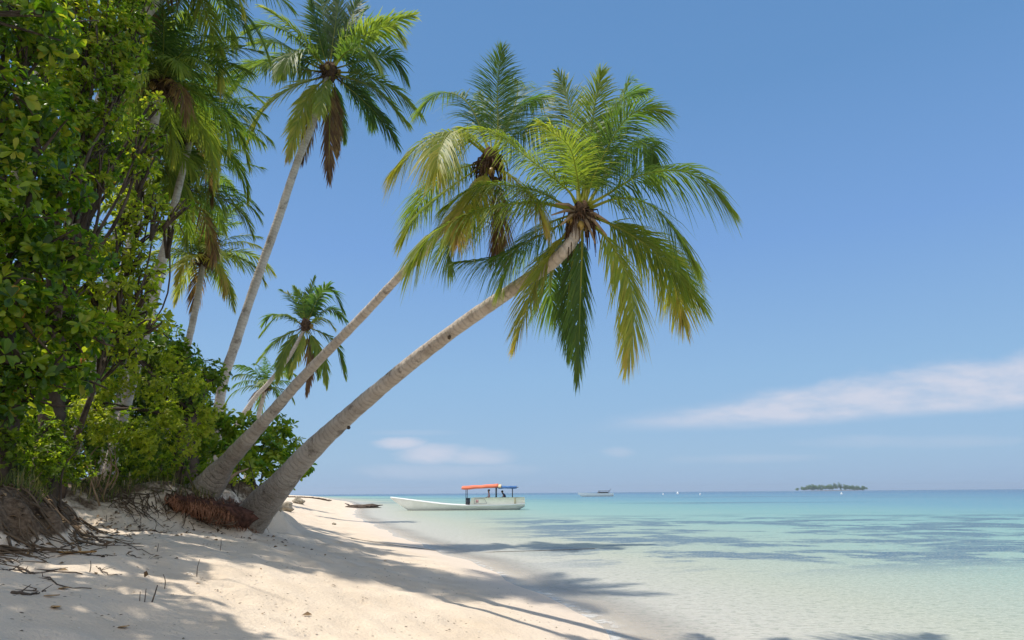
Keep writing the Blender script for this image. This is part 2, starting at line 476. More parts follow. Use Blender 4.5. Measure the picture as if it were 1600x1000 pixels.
# ------------------------------------------------------------------ sea
ysw = np.concatenate([np.linspace(-60, 2, 16, endpoint=False), np.linspace(2, 20, 120, endpoint=False), np.geomspace(20, 5000, 190)])
sow = np.concatenate([-np.geomspace(4800, 3, 40, endpoint=False), np.linspace(-3, 8, 120, endpoint=False), np.geomspace(8, 5000, 130)])
YW, SW = np.meshgrid(ysw, sow, indexing='ij')
XW = np.interp(YW, SH_Y, SH_X) + SW
ZW = hz(XW, YW)[0]
DW = np.clip(-ZW, 0, 10)
DW = np.where(YW > 520, 6.0, DW)
ny, nx = XW.shape
ii = (np.arange(ny - 1)[:, None] * nx + np.arange(nx - 1)[None, :])
qw = np.stack([ii, ii + 1, ii + nx + 1, ii + nx], -1).reshape(-1, 4)
def sea_mat():
    mt, t, out = new_mat('sea_water')
    pos = objpos(t); d = attr(t, 'depth')
    sp = t.node('ShaderNodeSeparateXYZ'); t.link(pos, sp.inputs[0])
    y = sp.outputs[1]; x = sp.outputs[0]
    nbig = t.noise(t.scalevec(pos, (.06, .14, 1)), 1.0, 5, .6)
    dd = t.math('MULTIPLY', t.math('ADD', d, t.math('MULTIPLY', t.math('SUBTRACT', nbig, .5), t.math('MULTIPLY', t.smooth(d, .1, 1.0), .35))), 1 / 6.0)
    c = t.ramp(dd, [(0.0, (.50, .455, .40)), (.02, (.47, .455, .395)), (.05, (.40, .42, .34)), (.09, (.29, .38, .325)), (.14, (.21, .365, .34)), (.22, (.15, .32, .335)), (.33, (.10, .255, .345)), (.55, (.07, .195, .325)), (.9, (.055, .15, .28))])
    # sea grass and coral on the bottom, in long patches
    pw = t.node('ShaderNodeCombineXYZ'); t.link(t.math('MULTIPLY', x, .17), pw.inputs[0]); t.link(t.math('MULTIPLY', y, .25), pw.inputs[1])
    ng = t.noise(pw.outputs[0], 1.0, 9, .72, .2)
    zone = t.math('MULTIPLY', t.smooth(y, 12.5, 17), t.smooth(y, 52, 36))
    zone = t.math('MULTIPLY', zone, t.smooth(t.math('ADD', x, t.math('MULTIPLY', y, .10)), .8, 5.0))
    g = t.math('MULTIPLY', t.smooth(ng, .47, .535), zone)
    pw2 = t.node('ShaderNodeCombineXYZ'); t.link(t.math('MULTIPLY', x, .012), pw2.inputs[0]); t.link(t.math('MULTIPLY', y, .03), pw2.inputs[1])
    g2 = t.math('MULTIPLY', t.smooth(t.noise(pw2.outputs[0], 1.0, 5, .6), .50, .62), t.math('MULTIPLY', t.smooth(y, 55, 90), t.smooth(y, 330, 200)))
    g = t.math('MAXIMUM', t.math('MULTIPLY', g, .85), t.math('MULTIPLY', g2, .6))
    c = t.mix(t.math('MULTIPLY', g, t.smooth(t.noise(t.scalevec(pos, (.5, 1.4, 1)), 1.2, 5, .7), .25, .6, .55, 1.0)), c, (.035, .095, .18))
    # pebbly mottling of the sandy bottom, then bright caustic flecks painted into the colour
    mt_ = t.noise(t.scalevec(pos, (1, 1.6, 1)), 7.0, 4, .7)
    c = t.mix(t.math('MULTIPLY', t.smooth(mt_, .47, .66), .5), c, (.20, .235, .175))
    c = t.mix(t.math('MULTIPLY', t.smooth(t.noise(t.scalevec(pos, (1, 1.8, 1)), 17.0, 3, .6), .54, .64), .5), c, (.60, .60, .50))
    foam = t.math('MULTIPLY', t.smooth(d, .03, .004), t.smooth(t.noise(pos, 4.5, 6, .75), .47, .56))
    c = t.mix(t.math('MULTIPLY', foam, .6), c, (.86, .86, .84))
    wv = t.math('ADD', t.noise(t.scalevec(pos, (.8, 2.0, 1)), 1.6, 4, .6), t.math('MULTIPLY', t.noise(t.scalevec(pos, (.8, 1.8, 1)), 8.0, 3, .6), .35))
    nm = t.bump(wv, .6, .08)
    al = t.math('MAXIMUM', t.smooth(d, 0.0, .10, .25, 1.0), t.math('MULTIPLY', foam, .75))
    df = t.node('ShaderNodeBsdfDiffuse'); t.link(c, df.inputs[0])
    gl = t.node('ShaderNodeBsdfGlossy'); gl.inputs['Roughness'].default_value = .14; t.link(nm, gl.inputs['Normal'])
    fr = t.node('ShaderNodeFresnel'); fr.inputs[0].default_value = 1.33; t.link(nm, fr.inputs['Normal'])
    tp = t.node('ShaderNodeBsdfTransparent'); tp.inputs[0].default_value = (.985, 1, .99, 1)
    m1 = t.node('ShaderNodeMixShader'); t.link(al, m1.inputs[0]); t.link(tp.outputs[0], m1.inputs[1]); t.link(df.outputs[0], m1.inputs[2])
    m2 = t.node('ShaderNodeMixShader'); t.link(t.math('MINIMUM', t.math('MULTIPLY', fr.outputs[0], .7), .20), m2.inputs[0])
    t.link(m1.outputs[0], m2.inputs[1]); t.link(gl.outputs[0], m2.inputs[2])
    t.link(m2.outputs[0], out.inputs[0])
    return mt
M['sea'] = sea_mat()
sea = link('sea', np_mesh('sea', np.stack([XW, YW, np.zeros_like(XW)], -1).reshape(-1, 3), [qw], {'depth': DW.ravel()}), M['sea'])
tag(sea, 'clear turquoise shallow sea with dark sea grass patches', 'sea', kind='structure')

# ------------------------------------------------------------------ palms
UP = np.array([0, 0, 1.0])
def nrm(v): return v / (np.linalg.norm(v, axis=-1, keepdims=True) + 1e-9)

def frond(parent, pts, tint=.25, twist=0.0, pairs=70, lmax=None, droop=.45, tip=.30, width=.03, side_hint=None, seed=0, bare=.13, thin=1.0):
    g = np.random.default_rng(seed)
    c = spline(pts, 40)
    flen = np.sum(np.linalg.norm(np.diff(c, axis=0), axis=1))
    if lmax is None: lmax = .27 * flen
    dn = max(0.0, (c[0][2] - c[-1][2]) / flen); lmax *= 1 - .38 * dn ** 2
    T = nrm(np.gradient(c, axis=0))
    ch = c[-1] - c[0]; h = np.array([ch[0], ch[1], 0])
    if side_hint is not None: s0 = np.array(side_hint, float)
    else:
        s0 = np.cross(h if np.linalg.norm(h) > .25 * np.linalg.norm(ch) else np.array([0, 1.0, 0]), UP)
    Sd = nrm(s0 - T * (T @ s0)[:, None])
    Un = np.cross(Sd, T)
    mb = MB()
    tt = np.linspace(0, 1, 40)
    mb.tube(c, np.interp(tt, [0, .06, .3, 1], [.045, .028, .016, .004]) * (flen / 2.8), 5, attr=np.interp(tt, [0, .5, 1], [.66, .58, tint]))
    # leaflets
    n = pairs
    ts = np.repeat(bare + (1 - bare) * (np.arange(n) + g.uniform(-.3, .3, n)) / n, 2).clip(bare, .995)
    sg = np.tile([1.0, -1.0], n)
    keep = g.random(2 * n) < thin
    ts, sg = ts[keep], sg[keep]; k = len(ts)
    p = np.stack([np.interp(ts, tt, c[:, a]) for a in range(3)], -1)
    Tn = nrm(np.stack([np.interp(ts, tt, T[:, a]) for a in range(3)], -1))
    Sn = nrm(np.stack([np.interp(ts, tt, Sd[:, a]) for a in range(3)], -1))
    Uu = nrm(np.stack([np.interp(ts, tt, Un[:, a]) for a in range(3)], -1))
    tw = twist * (.4 + .6 * ts)
    Sx = Sn * np.cos(tw)[:, None] + Uu * np.sin(tw)[:, None]
    Ux = -Sn * np.sin(tw)[:, None] + Uu * np.cos(tw)[:, None]
    ang = np.radians(np.interp(ts, [0, .2, .7, 1], [68, 56, 40, 12])) * (1 - .5 * np.clip(-Tn[:, 2], 0, 1) ** 1.5) + g.normal(0, .10, k)
    dl = Sx * (np.sin(ang) * sg)[:, None] + Tn * np.cos(ang)[:, None] + Ux * (.16 + g.normal(0, .10, k))[:, None]
    dl = nrm(dl)
    L = lmax * np.interp(ts, [0, .12, .25, .55, .85, 1], [.35, .6, .95, 1.0, .62, .34]) * g.uniform(.82, 1.12, k)
    dr = droop * g.uniform(.6, 1.4, k)
    gap = np.sin(ts * g.uniform(20, 34) + g.uniform(0, 6)) * .16 + np.sin(ts * 71 + g.uniform(0, 6)) * .09; ang = ang + gap * .7
    wd = nrm(Tn - dl * np.sum(Tn * dl, 1)[:, None])
    st = np.array([0, .3, .65, 1.0]); wp = np.array([.55, 1.0, .7, .0])
    V = np.zeros((k, 7, 3)); A = np.zeros((k, 7))
    base_t = np.clip(tint + g.normal(0, .05, k) + np.interp(ts, [0, .6, 1], [0, .02, .14]), 0, 1)
    for i, s in enumerate(st):
        ctr = p + dl * (L * s)[:, None] - UP * (dr * L * s * s * .75)[:, None]
        w = width * wp[i] * (flen / 2.8) / 2
        a_ = np.clip(base_t + tip * max(0, s - .45) * g.uniform(0, 1, k), 0, 1)
        if i < 3:
            V[:, 2 * i] = ctr - wd * w; V[:, 2 * i + 1] = ctr + wd * w
            A[:, 2 * i] = a_; A[:, 2 * i + 1] = a_
        else:
            V[:, 6] = ctr; A[:, 6] = a_
    o = np.arange(k)[:, None] * 7
    q = np.concatenate([o + np.array([[0, 2, 3, 1]]), o + np.array([[2, 4, 5, 3]])])
    t3 = o + np.array([[4, 6, 5]])
    mb.add(V.reshape(-1, 3), q, t3, A.ravel())
    return mb.build('frond', M['frond'], parent, smooth=False)

def palm_trunk(parent, pts, radii, foot=True):
    c = spline(pts, 90)
    t = np.linspace(0, 1, 90)
    kn = np.linspace(0, 1, len(radii))
    if len(radii) == len(pts):
        kn = np.concatenate([[0], np.cumsum(np.linalg.norm(np.diff(np.array(pts), axis=0), axis=1))]); kn = kn / kn[-1]
    r = np.interp(t, kn, radii)
    L = np.concatenate([[0], np.cumsum(np.linalg.norm(np.diff(c, axis=0), axis=1))])
    r = r * (1 + .025 * np.sin(L * 52) * .6 + .02 * rng.normal(size=90))
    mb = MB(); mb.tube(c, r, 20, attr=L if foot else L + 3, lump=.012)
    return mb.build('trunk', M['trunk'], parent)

def crown_heart(parent, c, axis, r=.24, nuts=7, seed=1, nutr=.085):
    g = np.random.default_rng(seed)
    mb = MB()
    mb.blob(c, (r, r, r * 1.35), seed, .2, 12, 8)
    for i in range(70):
        a = g.uniform(0, 6.28); d = nrm(np.array([np.cos(a), np.sin(a), g.uniform(-.9, .7)]))
        p0 = c + d * r * .7
        p1 = p0 + d * r * g.uniform(.5, 1.3) - UP * g.uniform(0, .15)
        p2 = p1 + d * r * g.uniform(.1, .6) - UP * g.uniform(.05, .35)
        mb.tube([p0, p1, p2], [.014, .009, .003], 4)
    mb.build('crown_fibre', M['fibre'], parent)
    for i in range(nuts):
        a = i * 2.4 + g.uniform(-.3, .3); d = np.array([np.cos(a), np.sin(a), 0])
        mb = MB(); cc = c + d * r * 1.15 + UP * g.uniform(-.22, .05)
        mb.blob(cc, (nutr, nutr, nutr * 1.25), seed + i, .05, 10, 7)
        mb.build('coconut', M['coconut'], parent)

def px_fronds(parent, cpx, d0, lst, unit, seed, pairs=70, width=.03, lfac=.27, size=1.0):
    """lst: (pixel path, depth change at the tip, tint, twist, droop)"""
    for i, (path, dd, tint, tw, dr) in enumerate(lst):
        n = len(path); pts = []
        for j, (a, b) in enumerate(path):
            if cpx is not None: a = cpx[0] + (a - cpx[0]) * size; b = cpx[1] + (b - cpx[1]) * size
            f = (j / (n - 1)) ** 1.1
            pts.append(P(a, b, d0 + dd * f))
        g = np.random.default_rng(seed + i)
        chord = np.array(pts[-1]) - np.array(pts[0])
        vertical = abs(chord[2]) > .8 * np.linalg.norm(chord)
        fl = np.sum(np.linalg.norm(np.diff(spline(pts, 20), axis=0), axis=1))
        frond(parent, pts, tint, tw, pairs, lfac * max(fl, unit * .8), dr, .3, width, (1, .25 * (1 if i % 2 else -1), 0) if vertical else None, seed * 31 + i)

def auto_fronds(parent, c, n, flen, seed, pairs=50, width=.034, tints=(.12, .5), dead=2, el0=(-.9, 1.35), wind=0.0):
    g = np.random.default_rng(seed)
    for i in range(n):
        az = i * 2.39996 + g.uniform(-.25, .25)
        e = np.interp(((i + .5) / n), [0, 1], [el0[1], el0[0]]) + g.uniform(-.15, .15)
        hdir = np.array([np.cos(az), np.sin(az), 0]); hdir = nrm(hdir + np.array([wind, 0, 0]))
        L = flen * g.uniform(.85, 1.1)
        pts = [c]; p = np.array(c, float); el = e + .25
        for j in range(5):
            p = p + (hdir * np.cos(el) + UP * np.sin(el)) * L / 5
            el -= (.24 if e > .9 else .29) + .05 * g.uniform(-1, 1)
            el = max(el, -1.45)
            pts.append(p.copy())
        isdead = i >= n - dead
        tint = g.uniform(.9, 1.0) if isdead else np.interp(i / n, [0, 1], tints) + g.uniform(-.08, .1)
        frond(parent, pts, tint, g.uniform(-.7, .7), pairs, .27 * L, 1.0 if isdead else g.uniform(.6, 1.0), .3, width, None, seed * 17 + i, thin=.7 if isdead else 1)

# ---- the leaning palm in front
B1 = ground(398, 824)
d1b = B1[1]; D1 = 6.9
p1 = empty('coconut_palm', B1, 'nearest leaning coconut palm, thick grey trunk with red exposed roots at its foot', 'palm tree')
path = [(368, 858, 0), (396, 806, .02), (436, 760, .1), (484, 706, .2), (552, 643, .36), (640, 569, .55), (720, 508, .7), (800, 453, .85), (858, 414, .95), (884, 390, .99), (900, 366, 1), (908, 340, 1.0)]
pts = [P(a, b, d1b + (D1 - d1b) * f) for a, b, f in path]
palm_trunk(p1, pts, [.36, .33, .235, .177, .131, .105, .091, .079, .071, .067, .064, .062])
C1 = P(908, 333, D1)
for a, b, d in ((545, 668, 10.0), (702, 527, 9.0)):
    mb = MB(); d = d1b + (D1 - d1b) * (.38 if a < 600 else .67); mb.blob(P(a, b, d - .10), (.026, .03, .03), a, .15, 10, 7); mb.build('knot', M['bark'], p1)
crown_heart(p1, C1, None, .10, 5, 3, .042)
L1 = [
    ([(895, 328), (832, 296), (748, 288), (690, 322)], -.3, .34, .3, .7),
    ([(900, 318), (882, 292), (812, 236), (768, 203), (717, 196)], -.5, .40, .35, .6),
    ([(908, 319), (901, 270), (887, 224), (842, 190)], -.9, .42, -.3, .5),
    ([(911, 325), (918, 255), (927, 178), (941, 104)], -.1, .36, .2, .12),
    ([(905, 320), (897, 235), (889, 165), (872, 108)], .7, .20, .3, .15),
    ([(914, 322), (930, 270), (968, 198), (1000, 168), (1040, 170)], -.5, .22, .9, .3),
    ([(913, 322), (928, 250), (963, 160), (1010, 137)], .8, .16, .8, .3),
    ([(920, 320), (950, 303), (1004, 272), (1066, 265), (1108, 284), (1144, 320)], -.3, .30, .25, .8),
    ([(922, 325), (970, 309), (1020, 320), (1056, 358), (1090, 412)], -.8, .30, .1, .95),
    ([(925, 338), (986, 366), (1045, 412), (1103, 482)], .2, .36, .5, .5),
    ([(920, 345), (956, 382), (984, 440), (992, 510), (983, 575)], -.8, .52, .8, .35),
    ([(910, 345), (909, 405), (906, 490), (903, 603)], -.2, .16, .15, .2),
    ([(904, 345), (893, 420), (886, 490), (890, 560)], .5, .14, .3, .25),
    ([(898, 328), (830, 316), (742, 329), (672, 364), (638, 412)], -.7, .40, .3, .75),
    ([(896, 340), (832, 374), (772, 404), (708, 413)], -.2, .14, .6, .6),
    ([(897, 345), (840, 430), (823, 478), (802, 545)], .9, .56, .5, .3),
    ([(898, 334), (856, 350), (808, 388), (780, 450)], .9, .34, .5, .6),
    ([(924, 335), (1027, 390), (1060, 448), (1073, 512)], 1.0, .58, .5, .5),
    ([(916, 322), (975, 236), (1018, 224), (1030, 262)], 1.0, .15, .5, .8),
    ([(903, 345), (870, 400), (858, 450), (868, 500)], 1.4, .18, .4, .6),
    ([(909, 322), (925, 240), (960, 190), (985, 120)], 1.6, .16, .7, .3),
]
px_fronds(p1, (908, 333), D1, [(a, b, min(t_ + .04, .9), c_, e_ + .35) for a, b, t_, c_, e_ in L1], 2.2, 100, 116, .024, .30, .97)
# spathe and fruit stalks
mb = MB()
for a, b in ((868, 318), (862, 336), (950, 346), (948, 368), (930, 380), (876, 352)):
    mb.tube([C1, P((908 + a) / 2, (333 + b) / 2 - 6, D1 - .15), P(a, b, D1 - .25)], [.02, .018, .008], 6)
mb.build('fruit_stalk', M['stem_pale'], p1)
# exposed roots: a hanging mat of red fibres left of the trunk
def on_ground(a, b, off):
    p = ground(a, b); return p + nrm(EYE - p) * off
mb = MB()
for i in range(620):
    f = rng.random() ** .7
    a = 258 + 146 * f; top_y = np.interp(a, [258, 300, 350, 400], [774, 779, 784, 790]) + rng.normal(0, 3.5)
    bot_y = np.interp(a, [258, 300, 340, 400], [791, 809, 822, 833])
    ln_ = rng.uniform(.5, 1.05); x2 = a + rng.normal(2, 7)
    th = .24 + .2 * np.sin(np.pi * min(1, f * .9))
    q0 = on_ground(a, top_y, .03); q1 = on_ground((a + x2) / 2 + rng.normal(0, 3), top_y + (bot_y - top_y) * ln_ * .5, th * rng.uniform(.7, 1.15)); q2 = on_ground(x2, top_y + (bot_y - top_y) * ln_, th * .5)
    mb.tube([q0, q1, q2], [.009, .008, .003], 4)
o = mb.build('root_fibres', M['root_red'], p1); o['kind'] = 'stuff'
mb = MB()
for a in np.linspace(278, 388, 30):
    b = np.interp(a, [275, 300, 350, 388], [788, 794, 807, 814]); r = np.interp(a, [275, 300, 350, 388], [.15, .18, .22, .23])
    mb.blob(on_ground(a, b, .02), (r * 1.35, r, r * .8), int(a), .2, 14, 9)
mb.build('root_mat', M['root_dark'], p1)

mb = MB()
for i in range(16):
    a0 = rng.uniform(384, 404); a1 = a0 - rng.uniform(20, 110); b1 = np.interp(a1, [258, 300, 340, 400], [792, 811, 825, 834]) + rng.uniform(-6, 5)
    q0 = on_ground(a0, rng.uniform(796, 818), .10); q1 = on_ground((a0 + a1) / 2, np.interp((a0 + a1) / 2, [258, 300, 340, 400], [784, 797, 808, 818]) + rng.uniform(-6, 8), rng.uniform(.22, .36)); q2 = on_ground(a1, b1, .01)
    mb.tube(spline([q0, q1, q2], 12), np.linspace(rng.uniform(.016, .03), .006, 12), 6, lump=.06)
    if i == 0: first = q0
    mb.tube([first, q0], [.02, .02], 5)
mb.build('roots', M['root_brown'], p1)

# ---- second leaning palm
B2 = ground(318, 764); d2 = min(B2[1], 12.6); B2 = P(318, 766, d2)
D2 = 7.2
p2 = empty('coconut_palm', B2, 'second leaning coconut palm, slimmer trunk, crown partly behind the nearest palm', 'palm tree')
path = [(292, 794, 0), (326, 760, .03), (352, 726, .08), (420, 650, .25), (482, 580, .4), (560, 500, .6), (622, 434, .75), (664, 392, .85), (716, 325, .95), (762, 262, 1)]
palm_trunk(p2, [P(a, b, d2 + (D2 - d2) * f) for a, b, f in path], [.36, .27, .165, .095, .076, .062, .053, .048, .045, .041])
C2 = P(766, 250, D2)
crown_heart(p2, C2, None, .105, 4, 9, .042)
L2 = [
    ([(764, 240), (724, 208), (668, 214), (612, 268)], -.6, .46, .2, .8),
    ([(760, 240), (710, 205), (688, 228), (680, 270)], -1.2, .48, .3, .8),
    ([(764, 235), (731, 160), (688, 143), (654, 170)], .7, .18, .6, .5),
    ([(772, 235), (778, 200), (778, 130), (785, 72)], .0, .16, .1, .05),
    ([(768, 235), (762, 190), (748, 142)], .7, .30, .3, .3),
    ([(775, 235), (800, 180), (822, 160), (862, 150)], .8, .16, .4, .5),
    ([(775, 240), (812, 205), (850, 195), (890, 220)], .6, .18, .4, .7),
    ([(758, 255), (700, 296), (650, 338), (627, 375)], -.3, .38, .3, .6),
    ([(764, 258), (748, 295), (720, 335), (712, 380)], -1.0, .62, .4, .6),
    ([(772, 256), (806, 282), (836, 316), (850, 350)], -.7, .60, .4, .7),
    ([(768, 262), (780, 320), (778, 380), (772, 405)], .4, .92, .2, .6),
    ([(764, 260), (742, 330), (700, 385), (706, 425)], .8, .24, .4, .6),
    ([(760, 252), (700, 270), (660, 310), (640, 350)], 1.0, .3, .4, .6),
    ([(772, 238), (795, 195), (810, 140), (800, 120)], 1.2, .16, .4, .4),
]
px_fronds(p2, (766, 250), D2, [(a, b, min(t_ + .06, .95), c_, e_ + .35) for a, b, t_, c_, e_ in L2], 2.1, 300, 104, .026, .30, .98)

# ---- the tall palm
D3 = 22.0
p3b = P(338, 690, D3); p3b = np.array([p3b[0], D3, hzs(p3b[0], D3)])
p3 = empty('coconut_palm', p3b, 'tall slender coconut palm with its crown against open sky near the top, over the bushes', 'palm tree')
path = [(345, 616), (372, 525), (402, 435), (434, 345), (464, 255), (488, 195), (512, 122)]
palm_trunk(p3, [p3b] + [P(a, b, D3) for a, b in path], [.22, .155, .15, .145, .14, .13, .125, .12], False)
C3 = P(515, 112, D3); crown_heart(p3, C3, None, .3, 3, 21, .09)
def c5(l): return [(300 + a * .25, b * .25) for a, b in l]
L3 = [(c5([(860, 440), (890, 200), (930, -70)]), .2, .16, .3, .2), (c5([(860, 440), (830, 180), (800, -70)]), .8, .14, .4, .2),
      (c5([(850, 430), (780, 180), (745, -10)]), -.6, .12, .6, .3), (c5([(870, 430), (960, 170), (1060, -20)]), .6, .14, .5, .3),
      (c5([(870, 430), (1000, 160), (1090, 60)]), 1.6, .12, .5, .3),
      (c5([(840, 420), (680, 225), (540, 110), (435, 45)]), -.9, .44, .3, .6), (c5([(840, 425), (640, 230), (480, 160), (350, 200)]), .6, .34, .4, .6),
      (c5([(840, 430), (660, 330), (540, 270), (390, 275)]), 1.4, .34, .3, .6), (c5([(830, 440), (600, 350), (400, 420), (235, 575)]), -1.0, .40, .3, .8),
      (c5([(830, 450), (560, 420), (420, 400), (280, 440)]), .9, .32, .3, .8),
      (c5([(840, 470), (620, 550), (450, 690), (355, 885)]), -.6, .62, .4, .6), (c5([(850, 480), (740, 580), (670, 740), (605, 985)]), -1.2, .60, .4, .5),
      (c5([(860, 490), (860, 750), (855, 1120)]), -.2, .95, .3, .6), (c5([(850, 490), (760, 700), (690, 1010)]), .7, .9, .3, .6),
      (c5([(870, 490), (900, 700), (910, 960)]), .9, .97, .3, .6),
      (c5([(880, 420), (1000, 245), (1150, 180), (1385, 95)]), .7, .40, .4, .5), (c5([(880, 420), (1080, 220), (1240, 165), (1310, 240)]), -1.0, .46, .3, .8),
      (c5([(890, 430), (1100, 370), (1250, 350), (1335, 495)]), .5, .18, .3, .8), (c5([(890, 450), (1050, 465), (1250, 555), (1425, 715)]), -.3, .40, .3, .7),
      (c5([(890, 460), (1130, 550), (1345, 770)]), -1.0, .36, .3, .6), (c5([(880, 470), (1050, 610), (1200, 770), (1285, 920)]), .9, .12, .4, .6),
      (c5([(880, 480), (920, 680), (955, 880)]), 1.4, .12, .4, .6), (c5([(870, 470), (820, 560), (800, 720)]), -1.6, .46, .4, .6),
      (c5([(850, 440), (720, 320), (620, 350), (560, 480)]), -2.0, .34, .3, .8), (c5([(880, 440), (960, 330), (1080, 300), (1160, 420)]), -2.0, .3, .3, .8),
      (c5([(880, 470), (1000, 520), (1100, 650), (1130, 800)]), 2.0, .14, .3, .7)]
px_fronds(p3, (515, 112), D3, L3, 3.0, 500, 80, .04, .3)

# ---- small palm farther along the shore
D4 = 40.0
p4b = P(385, 640, D4); p4b = np.array([p4b[0] - 2.5, D4, hzs(p4b[0] - 2.5, D4)])
p4 = empty('coconut_palm', p4b, 'small distant coconut palm seen between the tall trunk and the second leaning trunk', 'palm tree')
palm_trunk(p4, [p4b] + [P(a, b, D4) for a, b in ((388, 636), (420, 598), (450, 560), (476, 515))], [.3, .14, .13, .12, .11], False)
C4 = P(478, 508, D4); crown_heart(p4, C4, None, .3, 2, 31, .12)
def c8(l): return [(240 + a * .25, 400 + b * .25) for a, b in l]
L4 = [(c8([(950, 430), (965, 280), (1010, 135)]), .2, .2, .5, .3), (c8([(955, 430), (1040, 240), (1110, 210), (1180, 330)]), -.6, .18, .4, .7), (c8([(945, 430), (880, 280), (795, 215)]), .5, .16, .5, .5),
      (c8([(945, 420), (930, 280), (880, 190)]), -.6, .3, .5, .4), (c8([(935, 430), (800, 365), (675, 485)]), -.5, .32, .3, .7), (c8([(935, 440), (850, 380), (740, 370), (690, 420)]), 1.2, .2, .3, .7),
      (c8([(930, 445), (780, 525), (655, 655)]), .5, .34, .3, .6), (c8([(935, 450), (820, 590), (770, 790)]), -.6, .4, .3, .5), (c8([(945, 460), (910, 600), (850, 730)]), -1.0, .52, .3, .4),
      (c8([(965, 430), (1060, 390), (1130, 450)]), -.6, .5, .3, .7), (c8([(965, 440), (1130, 540), (1195, 750)]), .5, .3, .3, .6), (c8([(960, 450), (1060, 640), (1085, 810)]), -.3, .4, .3, .6),
      (c8([(955, 460), (975, 680), (955, 860)]), .1, .96, .3, .7), (c8([(950, 440), (1000, 280), (1090, 180)]), 1.2, .14, .5, .4), (c8([(960, 435), (1100, 330), (1200, 400)]), 1.2, .16, .3, .7),
      (c8([(945, 460), (860, 640), (850, 760)]), 1.4, .3, .3, .6), (c8([(955, 460), (1020, 600), (1030, 760)]), 1.2, .2, .3, .6)]
px_fronds(p4, None, D4, L4, 3.0, 700, 46, .075, .3)

# ---- the other palms, each with its own trunk and a generated crown
def other_palm(label, crown, trunk, d, flen, n, seed, r0=.2, pairs=46, width=.045, tints=(.1, .5), dead=2, base=None, wind=0.0, el0=(-.55, 1.4)):
    c = P(*crown, d)
    tp = [P(a, b, d) for a, b in trunk]
    if base is None:
        x = tp[0][0] if tp else c[0] - 1
        base = np.array([x - .6, d, hzs(x - .6, d) - .05])
    o = empty('coconut_palm', base, label, 'palm tree', 'palms crowded behind the broadleaf trees')
    palm_trunk(o, [base] + tp + [c], [r0 * 1.35, r0 * 1.05, r0 * .95, r0 * .85, r0 * .75], False)
    crown_heart(o, c, None, .24, 3, seed, .075)
    auto_fronds(o, c, n, flen, seed, pairs, width, tints, dead, el0, wind)
    return o
other_palm('dark little coconut palm low behind the foot of the small distant palm', (415, 606), [(402, 660)], 52, 3.0, 16, 41, .2, 26, .09, (.08, .3), 1)
other_palm('coconut palm with yellow hanging fronds beside the tall slender trunk', (318, 405), [(288, 560), (306, 480)], 23.5, 2.6, 28, 42, .13, 56, .045, (.16, .66), 1)
other_palm('coconut palm with dark drooping fronds right above the yellow fronded one', (284, 300), [(215, 520), (246, 420)], 19.5, 2.6, 34, 43, .11, 56, .04, (.08, .4), 2)
other_palm('big coconut palm at upper left with an orange dead frond', (252, 132), [(190, 440), (218, 320)], 13.5, 2.35, 40, 44, .11, 60, .036, (.14, .5), 2)
other_palm('coconut palm whose crown is cut by the top edge at the left', (288, -42), [(95, 420), (140, 220), (200, 60)], 12.2, 2.4, 36, 45, .13, 60, .036, (.12, .5), 1)
other_palm('coconut palm with only hanging frond tips in view at the top edge', (335, -290), [(20, 330), (80, 60), (190, -130)], 13.4, 2.7, 24, 46, .18, 46, .04, (.12, .5), 2)
other_palm('coconut palm whose dark crown overlaps the sky below the orange frond', (300, 208), [(238, 480), (268, 340)], 17.0, 2.5, 34, 48, .11, 52, .042, (.1, .42), 2)
other_palm('pale coconut palm between the upper left palms and the broadleaf tree', (205, 235), [(150, 520), (180, 380)], 16.5, 2.4, 32, 47, .12, 54, .04, (.12, .5), 1)

# ------------------------------------------------------------------ broadleaf trees and shrubs
LT = np.array([[0, 0, 0], [.36, .30, .07], [.36, 0, 0], [.36, -.30, .07], [.72, .5, .10], [.72, 0, .02], [.72, -.5, .10], [.93, .27, .02], [.93, -.27, .02], [1, 0, -.06]])
LF = np.array([[0, 2, 1], [0, 3, 2], [1, 2, 5], [1, 5, 4], [2, 3, 6], [2, 6, 5], [4, 5, 7], [5, 6, 8], [7, 5, 9], [5, 8, 9]])
LTS = np.array([[0, 0, 0], [.45, .5, .10], [.5, 0, 0], [.45, -.5, .10], [1, 0, -.10]])
LFS = np.array([[0, 2, 1], [0, 3, 2], [1, 2, 4], [2, 3, 4]])
def leaves(mb, pos, dr, nr, size, wid, tint):
    sc, lf = (LT, LF) if np.mean(size) > .085 and np.mean(size) < .6 else (LTS, LFS)
    n = len(sc)
    dr = nrm(dr); sd = nrm(np.cross(nr, dr)); nn_ = np.cross(dr, sd)
    k = len(pos); sc = sc[None]
    V = pos[:, None] + size[:, None, None] * (sc[..., 0:1] * dr[:, None] + wid * sc[..., 1:2] * sd[:, None] + sc[..., 2:3] * nn_[:, None])
    o = np.arange(k)[:, None, None] * n
    mb.add(V.reshape(-1, 3), None, (o + lf[None]).reshape(-1, 3), np.repeat(tint, n))

